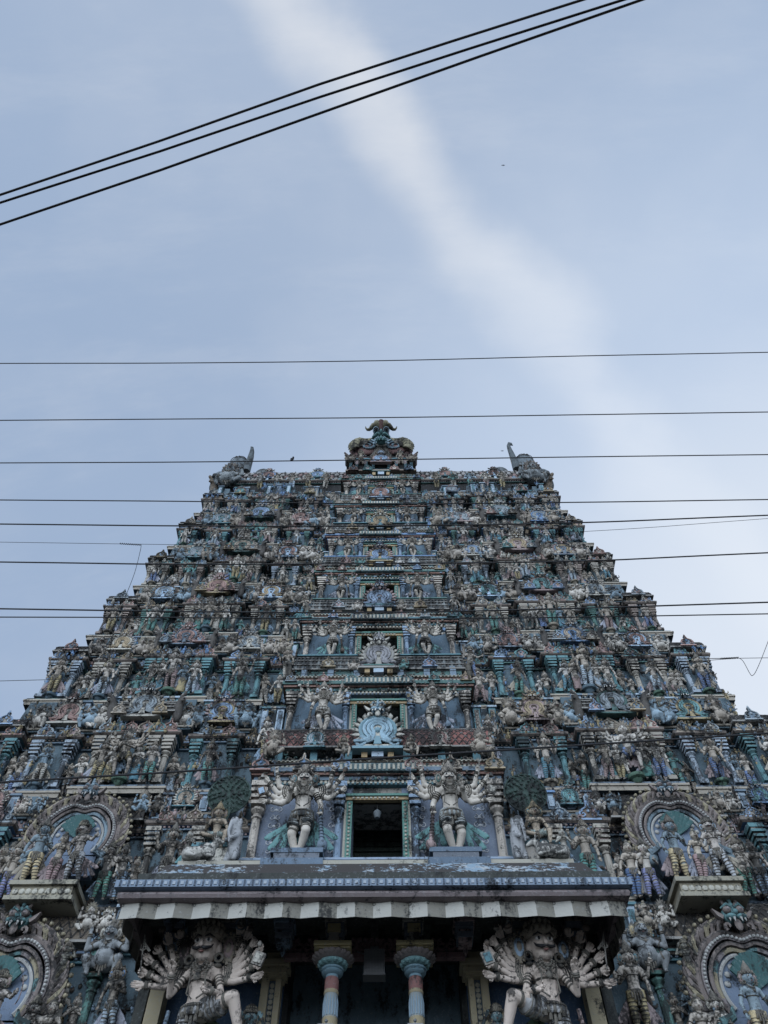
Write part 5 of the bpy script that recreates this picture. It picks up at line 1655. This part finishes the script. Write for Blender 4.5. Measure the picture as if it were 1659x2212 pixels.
# guardians either side of every opening
GS = {2: 2.75, 3: 1.95, 4: 1.72, 5: 1.50, 6: 1.42, 7: 1.30, 8: 1.28}
GX = {2: 2.30, 3: 2.05, 4: 1.95, 5: 1.80, 6: 1.68, 7: 1.5, 8: 1.32}
for ti in range(2, 9):
    S = TIER[ti][1]
    for q in (-1, 1):
        lab = '%s many-armed guardian statue with club, %s of the opening, %s' % ({2: 'largest white', 3: 'pale', 4: 'buff'}.get(ti, 'weathered'), 'left' if q < 0 else 'right',
              {2: 'lowest window', 3: 'second window up', 4: 'third window up', 5: 'fourth window up', 6: 'third window from top', 7: 'second window from top', 8: 'top window'}[ti])
        statue('guard', (q * GX[ti], dcen(S) - (.42 if ti == 2 else .36), S + Z0 + (.06 if ti == 2 else .0) + (0 if ti < 8 else .1)), GS[ti], lab, 'guardian statues beside the openings', name='guardian_statue',
               skin=(.55, .50, .43) if ti < 5 else (.48, .43, .36), cloth=[(.42, .40, .36), (.36, .34, .3), (.30, .33, .33)][ti % 3], cape=(.14, .31, .31) if ti % 2 == 0 else (.34, .37, .44), crown=(.28, .25, .21), mirror=(q > 0) != (ti == 3))
for ti in range(3, 9):
    S, cw, fs_ = TIER[ti][1:]
    for q in (-1, 1):
        sk_, skn = rnd.choice(SKINS[:3]); cl_, cln = rnd.choice(CLOTH)
        kd = rnd.choice(['four', 'stand', 'archer', 'four'])
        lab = '%s statue in %s leggings at the %s edge of the %s' % (skn, cln, 'left' if q < 0 else 'right', {3: 'second window bay up', 4: 'third window bay up', 5: 'fourth window bay up', 6: 'third window bay from top', 7: 'second window bay from top', 8: 'top window bay'}[ti])
        statue(kd, (q * (cw + .42), dcen(S) - .25, S - 1.15 + Z0), fs_ * .98, lab, 'statues at the edges of the window bays', skin=sk_, cloth=cl_, rz=q * .2, mirror=q > 0, far=ti > 5)
for ti in range(3, 8):
    S, Sn = TIER[ti][1], TIER[ti + 1][1]
    for q in (-1, 1):
        statue('gana' if q < 0 else 'gana2', (q * 1.0, dcen(Sn) - .62, Sn - 1.15 + Z0), .78 if ti < 6 else .6, 'little dwarf statue %s of the central gable under the %s window' % ('left' if q < 0 else 'right', {3: 'third', 4: 'fourth', 5: 'fifth', 6: 'sixth', 7: 'seventh'}[ti]),
               'dwarfs beside the central gables', name='dwarf_statue', far=ti > 4)
for q in (-1, 1):
    sd_ = 'left' if q < 0 else 'right'
    statue('gana', (q * 7.05, 20.35, 10.75 + Z0), 1.75, 'large seated pot-bellied statue with hands up, between the porch eave and the lower %s arch' % sd_, 'seated figures beside the porch eave', name='seated_statue', skin=(.26, .28, .29), cloth=(.2, .2, .2))
    statue('raised', (q * 8.0, 20.2, 10.35 + Z0), 1.05, 'slim small statue with raised arms close to the lower %s arch' % sd_, 'small figures near the lower arches', skin=(.30, .29, .24), cloth=(.3, .28, .2))
# giants under the porch
for q in (-1, 1):
    statue('giant', (q * 3.92, 18.45, 7.55 + Z0), 2.8, 'huge pink guardian statue with fourteen arms and raised knee, %s of the doorway' % ('left' if q < 0 else 'right'), 'giant guardians under the porch eave', name='giant_statue',
           skin=(.54, .45, .38), cloth=(.42, .42, .42), cape=(.12, .20, .12), crown=(.30, .26, .20), mirror=q > 0, tilt=5, rz=.12 * q)
    statue('raised', (q * 2.78, 19.05, 7.62 + Z0), 1.55, 'blue-green bearded statue with hands joined overhead, %s of the doorway' % ('left' if q < 0 else 'right'), 'small figures by the porch jambs',
           skin=(.17, .27, .29), cloth=(.3, .3, .3), crown=(.2, .18, .14))
# groups in the great arches
for ti in (0, 1):
    Lh = TIER[ti][0]; W = Wh(Lh); d = dface(Lh)
    for q in (-1, 1):
        sd_ = 'left' if q < 0 else 'right'
        xc = q * .607 * W
        row = 'lower' if ti == 0 else 'upper'
        if ti == 0: Lh = 8.55
        for dx, kd, s, sk_, cl_, nm in ((-.62, 'stand', 1.7, (.22, .29, .33), (.52, .42, .24), 'blue-grey crowned groom'), (-.02, 'lady', 1.40, (.46, .40, .32), (.42, .28, .28), 'small bride in pink'),
                                        (.62, 'archer', 1.7, (.48, .43, .38), (.48, .50, .52), 'pale bearded priest')):
            statue(kd, (xc + dx, d - 1.30, Lh + Z0), s, '%s statue in the %s %s horseshoe arch' % (nm, row, sd_), 'wedding groups in the horseshoe arches', skin=sk_, cloth=cl_, mirror=dx > 0, rz=-.2 * (dx > 0) + .2 * (dx < 0))
        for dx, kd, cl_, nm in ((-1.85, 'lady', (.10, .18, .36), 'dark-blue legged attendant'), (-1.35, 'stand', (.20, .22, .40), 'violet legged attendant'), (1.35, 'stand', (.12, .32, .25), 'green legged attendant'), (1.85, 'lady', (.28, .40, .52), 'pale-blue legged attendant')):
            if ti == 0 and abs(xc + dx) > 12.3: continue
            statue(kd, (xc + dx, d - .80, Lh - .15 + Z0), 1.5, '%s statue %s the %s %s horseshoe arch' % (nm, 'left of' if dx < 0 else 'right of', row, sd_), 'attendants beside the horseshoe arches', skin=rnd.choice(SKINS[:3])[0], cloth=cl_, mirror=dx > 0)
# seated pair, tree disc and animals on the ledge at both ends of the lowest window
def bull_mesh():
    mb = MB()
    mb.cap((-.45, 0, .28), (.30, 0, .34), .26, .25); mb.cap((.30, 0, .42), (.55, -.05, .72), .17, .14); mb.cap((.55, -.08, .78), (.78, -.14, .66), .13, .08)
    mb.ell((.18, 0, .62), (.16, .12, .14))
    for q in (-1, 1):
        mb.cap((.30, q * .18, .14), (.52, q * .2, .07), .08, .06); mb.cap((-.42, q * .2, .16), (-.15, q * .26, .07), .11, .06)
        mb.cap((.50, q * .08, .88), (.46, q * .16, 1.02), .035, .015); mb.cap((.50, q * .12, .80), (.42, q * .24, .80), .04, .02)
    r = remesh(mb, .03, 2)
    for k in range(8): r.ell((.02 + .05 * k, -.24 + .01 * k, .42 - .015 * k), .03, 1, 6, 4)
    return r.mesh('body', ['obj', 'soft'])
BULL = bull_mesh()
def eleph_mesh():
    mb = MB()
    mb.cap((0, .1, .35), (0, .0, 1.0), .30, .34); mb.cap((0, -.1, 1.05), (0, -.2, 1.4), .24, .24)
    mb.cap((0, -.4, 1.35), (.0, -.5, .95), .10, .08); mb.cap((0, -.5, .95), (.06, -.42, .55), .08, .05)
    for q in (-1, 1):
        mb.cap((q * .2, -.1, .9), (q * .2, -.4, .7), .12, .09); mb.cap((q * .18, 0, .35), (q * .2, -.1, .05), .15, .12); mb.ell((q * .27, -.12, 1.35), (.07, .12, .22))
    return remesh(mb, .035, 2).mesh('body', ['obj'])
ELE = eleph_mesh()
def tree_disc():
    mb = MB()
    mb.ell((0, .05, 0), (.92, .09, 1.0), 0, 28, 6)
    r_ = random.Random(4)
    for rr in (.25, .45, .65, .82):
        n = int(rr * 26)
        for k in range(n):
            a = 2 * PI * k / n + rr * 9
            q = 1 if k % 2 else -1
            cx, cz = rr * math.cos(a), rr * math.sin(a) * 1.06
            P = [(cx + .075 * math.cos(a + t), -.04 - .02 * t, cz + .075 * math.sin(a + t * q)) for t in (0, 1, 2, 3, 4)]
            mb.tube(P, [.015, .035, .04, .035, .01], 5, 0)
    mb.torus((0, 0, 0), .96, .045, 0, 30, 6, 'y', .96, 1.04)
    for e in (-.12, 0, .12): mb.tube([(e * .5, -.02, -1.7), (e, -.02, -1.2), (e * 2, -.02, -.7)], [.08, .08, .05], 6, 0)
    return mb.mesh('tree_disc', ['obj'])
TD = tree_disc()
for q in (-1, 1):
    sd_ = 'left' if q < 0 else 'right'
    x = q * 4.75
    t = thing('tree_relief', 'round dark green foliage disc behind the seated goddess, %s of the lowest window' % sd_, 'relief', (x, 20.45, 16.75 + Z0 - .25), me=TD, group='foliage discs on the ledge', color=(.035, .065, .055), scale=.72)
    statue('sit', (x, 19.95, 14.35 + Z0), 1.6, 'seated goddess statue below the green foliage disc, %s of the lowest window' % sd_, 'seated figures on the ledge', skin=(.38, .31, .23), cloth=(.30, .38, .36), name='seated_statue', crown=(.28, .22, .13))
    mb = MB(); mb.box(-.6, .6, -.3, .5, 0, 1.1, 0); mb.box(-.66, .66, -.36, .5, 1.02, 1.15, 1)
    thing('stone_seat', 'weathered block seat under the goddess, %s end of the cream ledge' % sd_, 'seat', (x, 20.2, 13.18 + Z0), me=mb.mesh('stone_seat', ['soft', 'trim']), group='block seats on the ledge')
    thing('bull_statue', 'whitewashed kneeling bull statue at the %s end of the cream ledge' % sd_, 'bull statue', (x + q * .1, 19.05, 13.18 + Z0), me=BULL, rz=0 if q < 0 else PI, group='kneeling bulls on the ledge', color=(.50, .48, .43), scale=.75)
    thing('elephant_statue', 'grey seated elephant statue next to the pilaster %s of the lowest guardian' % sd_, 'elephant statue', (q * 4.15, 19.85, 13.7 + Z0), me=ELE, group='elephant statues by the lowest window', color=(.34, .35, .36), scale=(.68, .68, .85), rz=q * .5)
    statue('pray', (q * 5.25, 19.2, 13.05 + Z0), 1.0, 'kneeling lion-faced attendant statue at the %s edge of the cream ledge' % sd_, 'attendants on the ledge', skin=(.40, .38, .33), cloth=(.3, .3, .3))
    # seated figures over the cornice of the lowest window
    statue('sit', (q * 1.15, 20.35, 17.98 + Z0), 1.0, 'small seated statue beside the big turquoise gable, %s side' % sd_, 'seated figures over the lowest window', skin=(.36, .31, .25), cloth=(.25, .25, .22), name='seated_statue')
    statue('gana2', (q * 3.5, 20.3, 17.85 + Z0), 1.25, 'seated moustached statue over the corner of the lowest window bay, %s side' % sd_, 'seated figures over the lowest window', skin=(.36, .31, .25), name='seated_statue')
# giants seated on the roof corners, figures of the roof gable
for q in (-1, 1):
    sd_ = 'left' if q < 0 else 'right'
    statue('gana2', (q * 9.9, 24.0, 42.95 + Z0), 3.1, 'huge seated moustached statue at the %s corner of the roof' % sd_, 'giants seated on the roof corners', name='giant_seated_statue', skin=(.27, .30, .31), mirror=q > 0, crown=(.22, .19, .16))
    thing('lion_statue', 'crouching weathered lion statue below the %s roof corner' % sd_, 'lion statue', (q * 10.7, 24.3, 43.1 + Z0), me=HB, group='lions at the roof corners', color=(.24, .19, .14), scale=(q * 1.3, 1.3, 1.4))
    statue('stand', (q * 1.30, 23.1, 44.45 + Z0), 1.35, 'plump standing statue on the roof gable %s of the blue scroll' % sd_, 'figures on the roof gable', skin=(.30, .26, .20), cloth=(.30, .26, .2))
    statue('gana', (q * 2.0, 23.15, 44.8 + Z0), 1.15, 'small attendant statue at the %s edge of the roof gable' % sd_, 'figures on the roof gable', skin=(.28, .24, .19), name='dwarf_statue')

# ------------------------------------------------------------------ lamp, loudspeaker, floodlights
lamp = thing('hanging_lamp', 'grey bell-shaped lamp hanging in the lowest window opening', 'lamp', (0, 21.0, 16.15 + Z0), scale=.75)
mb = MB(); mb.lathe([(.05, -.22), (.11, -.2), (.15, -.05), (.17, .08), (.12, .14), (.05, .2), (.03, .24)], 14, 0); obj('lamp_shade', mb.mesh('lamp_shade', ['clean']), lamp, color=(.14, .165, .18))
mb = MB(); mb.tube([(0, 0, .22), (0, 0, .45)], .012, 6, 0); obj('hook', mb.mesh('hook', ['wire']), lamp)
sp = thing('loudspeaker', 'square grey loudspeaker box mounted between the two porch columns', 'loudspeaker', (0, 18.9, 10.08 + Z0))
mb = MB(); mb.box(-.25, .25, 0, .3, -.02, .58, 0); mb.box(-.27, .27, .0, .32, -.04, -.015, 1)
for k in range(13):
    for j in range(15): mb.box(-.225 + .036 * k, -.225 + .036 * k + .02, -.006, 0, .02 + .036 * j, .02 + .036 * j + .02, 1)
obj('cabinet', mb.mesh('cabinet', [plain('speaker_grey', (.17, .175, .18), .6), plain('speaker_mesh', (.12, .125, .13), .6)], smooth=False), sp)
mb = MB(); mb.tube([(-.25, .1, .5), (-.42, .1, .56)], .015, 6, 0); mb.box(-.1, .1, .1, .25, .58, .7, 0); obj('bracket', mb.mesh('bracket', ['steel']), sp)
for q in (-1, 1):
    fl = thing('floodlight', 'small floodlight clamped to the front of the %s porch column' % ('left' if q < 0 else 'right'), 'floodlight', (q * .97 - .05, 18.12, 8.42 + Z0), group='floodlights on the porch columns', scale=.85)
    mb = MB(); mb.box(-.17, .17, -.14, .05, -.1, .1, 0); mb.box(-.2, .2, -.18, -.14, -.13, .13, 0)
    for k in range(6): mb.box(-.15 + .055 * k, -.13 + .055 * k, .05, .10, -.08, .08, 0)
    obj('housing', mb.mesh('housing', ['steel'], smooth=False), fl)
    mb = MB(); mb.tube([(-.23, 0, 0), (-.23, .1, .22), (.23, .1, .22), (.23, 0, 0)], .012, 5, 0); mb.ell((0, .05, .30), .045, 0, 8, 6); mb.tube([(0, .05, .22), (0, .05, .30)], .015, 5, 0); obj('bracket', mb.mesh('bracket', ['steel']), fl)

# ------------------------------------------------------------------ overhead cables
def cable(name, pts, depth, rad, label, group='cables crossing the street', parent=None, cat='cable', n=24):
    """pts in the photograph, hung in the vertical plane y = depth"""
    P = [at_y(px, py, depth) if not isinstance(depth, (list, tuple)) else at_y(px, py, depth[k]) for k, (px, py) in enumerate(pts)]
    # straight extension beyond both picture edges to where they are anchored
    a = P[0] + (P[0] - P[1]).normalized() * 14; b = P[-1] + (P[-1] - P[-2]).normalized() * 14
    Q = [a] + P + [b]
    out_ = []
    for k in range(len(Q) - 1):
        p0 = Q[max(k - 1, 0)]; p1 = Q[k]; p2 = Q[k + 1]; p3 = Q[min(k + 2, len(Q) - 1)]
        for j in range(6):
            t = j / 6
            out_.append(.5 * ((2 * p1) + (p2 - p0) * t + (2 * p0 - 5 * p1 + 4 * p2 - p3) * t * t + (3 * p1 - p0 - 3 * p2 + p3) * t ** 3))
    out_.append(Q[-1])
    o = out_[0].copy()
    mb = MB(); mb.tube([p - o for p in out_], rad, 6, 0)
    if parent: return obj(name, mb.mesh(name, ['wire']), parent, o - parent.location)
    return thing(name, label, cat, o, me=mb.mesh(name, ['wire']), group=group)

def over(name, a, b, m, z, rad, label):
    """cable crossing high overhead at height z, sagging slightly"""
    pts = [a, ((a[0] + m[0]) / 2, (a[1] + m[1]) / 2 + 3), m, ((b[0] + m[0]) / 2, (b[1] + m[1]) / 2 - 1), b]
    P = [at_z(px, py, z) for px, py in pts]
    e0 = P[0] + (P[0] - P[1]).normalized() * 12; e1 = P[-1] + (P[-1] - P[-2]).normalized() * 12
    Q = [e0] + P + [e1]
    o = Q[0].copy()
    mb = MB(); mb.tube([p - o for p in Q], rad, 8, 0)
    thing(name, label, 'cable', o, me=mb.mesh(name, ['wire']), group='three cables overhead')
over('cable', (0, 421), (1257, 0), (690, 182), 9.0, .0105, 'thick black cable crossing the upper sky diagonally, uppermost of three')
over('cable', (0, 438), (1345, 0), (690, 210), 9.0, .0105, 'thick black cable crossing the upper sky diagonally, middle of three')
over('cable', (0, 485), (1385, 0), (690, 245), 9.0, .011, 'thick black cable crossing the upper sky diagonally, lowest of three')
HC = [
    ([(0, 785), (400, 784), (829, 779), (1250, 769), (1659, 761)], 7.0, .0135, 'straight black cable highest of the level ones, well above the mask finial'),
    ([(0, 908), (400, 905), (829, 902), (1250, 896), (1659, 890)], 7.4, .0135, 'straight black cable passing just above the mask finial'),
    ([(0, 1000), (400, 998), (829, 993), (1250, 987), (1659, 982)], 7.8, .0135, 'black cable crossing the horns above the roof ridge'),
    ([(0, 1080), (400, 1083), (829, 1088), (1250, 1085), (1659, 1079)], 8.2, .0140, 'black cable passing just below the roof corners'),
    ([(0, 1132), (400, 1136), (829, 1136), (1250, 1129), (1659, 1113)], 8.6, .0165, 'thick black cable crossing the second storey below the roof'),
    ([(0, 1214), (400, 1219), (829, 1217), (1250, 1212), (1659, 1194)], 9.0, .0160, 'thick black cable crossing the third storey below the roof'),
    ([(0, 1315), (400, 1321), (829, 1323), (1250, 1314), (1659, 1301)], 9.4, .0160, 'thick black cable, upper of a close pair across the middle storeys'),
    ([(0, 1333), (400, 1334), (829, 1337), (1250, 1333), (1659, 1326)], 9.6, .0125, 'thin black cable, lower of a close pair across the middle storeys'),
    ([(0, 1690), (400, 1666), (829, 1637), (1250, 1610), (1659, 1584)], 10.4, .0175, 'thick black cable slanting up to the right over the lowest window'),
]
cabs = []
for pts, y, r_, lab in HC:
    cabs.append(cable('cable', pts, y, r_, lab))
c1 = cable('service_wire', [(0, 1171), (270, 1175), (560, 1178), (829, 1173), (1100, 1157), (1380, 1141), (1659, 1120)], 8.8, .0055, 'thin twisted service wire with a splice and a hanging tail at left', cat='wire')
c2 = cable('service_wire', [(0, 1471), (300, 1463), (829, 1452), (1250, 1441), (1480, 1430), (1590, 1422), (1659, 1421)], 9.8, .0055, 'thin service wire with a splice and a looped tail at right', cat='wire')
def splice(parent, p0, p1, y, tail):
    a, b = at_y(*p0, y), at_y(*p1, y)
    mb = MB(); P = []
    for k in range(81):
        t = k / 80
        c_ = lerp(a, b, t)
        P.append(c_ + Vector((0, math.cos(t * 66) * .014, math.sin(t * 66) * .014)) - parent.location)
    mb.tube(P, .007, 5, 0)
    obj('splice', mb.mesh('splice', ['wire']), parent)
    T_ = [at_y(px, py, yy) - parent.location for px, py, yy in tail]
    Q = []
    for k in range(len(T_) - 1):
        p0_ = T_[max(k - 1, 0)]; p1_ = T_[k]; p2_ = T_[k + 1]; p3_ = T_[min(k + 2, len(T_) - 1)]
        for j in range(5):
            t = j / 5
            Q.append(.5 * ((2 * p1_) + (p2_ - p0_) * t + (2 * p0_ - 5 * p1_ + 4 * p2_ - p3_) * t * t + (3 * p1_ - p0_ - 3 * p2_ + p3_) * t ** 3))
    Q.append(T_[-1])
    mb = MB(); mb.tube(Q, .0055, 5, 0)
    obj('tail_wire', mb.mesh('tail_wire', ['wire']), parent)
splice(c1, (258, 1174), (305, 1177), 8.8, [(305, 1177, 8.8), (303, 1190, 8.85), (290, 1240, 9.2), (263, 1310, 9.8), (244, 1370, 10.3), (236, 1430, 10.8), (237, 1480, 11.2), (248, 1507, 11.4)])
splice(c2, (1557, 1423), (1595, 1421), 9.8, [(1595, 1421, 9.8), (1605, 1428, 9.8), (1620, 1455, 9.8), (1626, 1459, 9.8), (1634, 1448, 9.8), (1650, 1410, 9.8), (1680, 1330, 9.8)])

# ------------------------------------------------------------------ birds
def bird(loc, s, label, perched):
    b = thing('bird', label, 'bird', loc)
    mb = MB()
    if perched:
        mb.cap((0, 0, .04), (.02, .05, .17), .045, .03); mb.ell((.02, .03, .21), (.03, .032, .03)); mb.cap((.0, .0, .02), (-.015, -.06, -.12), .032, .012)
        mb.tube([(.02, .06, .21), (.02, .10, .205)], [.01, .002], 5)
    else:
        mb.cap((0, -.12, 0), (0, .12, 0), .05, .04); mb.ell((0, .17, 0), .04)
        mb.prism([(-.4, .02), (-.15, .06), (0, .03), (.15, .06), (.4, .02), (.15, .0), (-.15, .0)], -.06, .06)
    me = remesh(mb, .008 if perched else .012, 1, .4).mesh('body', ['black'])
    o = obj('body', me, b, scale=s)
    mb = MB()
    for q in (-1, 1): mb.tube([(q * .015, 0, .03), (q * .015, .0, -.01)], .005, 4)
    if perched: obj('leg', mb.mesh('leg', ['black']), b, scale=s)
    return b
bird(at_y(630, 994, 7.8) + Vector((0, 0, .01)), .8, 'small dark bird perched on the cable left of the finial', True)
bird(at_z(1087, 357, 60), .32, 'tiny dark bird flying high in the empty sky at right', False)
bird(at_y(1085, 974, 30), .35, 'tiny dark bird flying beside the right-hand horn', False)

# ------------------------------------------------------------------ ground
mb = MB(); mb.box(-600, 600, -600, 600, -.3, 0, 0)
g = thing('ground', 'dusty grey street surface in front of the tower', None, me=mb.mesh('ground', [stucco('asphalt', (.09, .085, .08), grime=.2)], smooth=False), kind='structure')
mb = MB(); mb.box(-60, 60, 14.5, 17.5, .004, .14, 0)
thing('pavement', 'stone pavement at the foot of the tower', None, me=mb.mesh('pavement', [stucco('paving', (.20, .19, .17), grime=.3)], smooth=False), kind='structure')
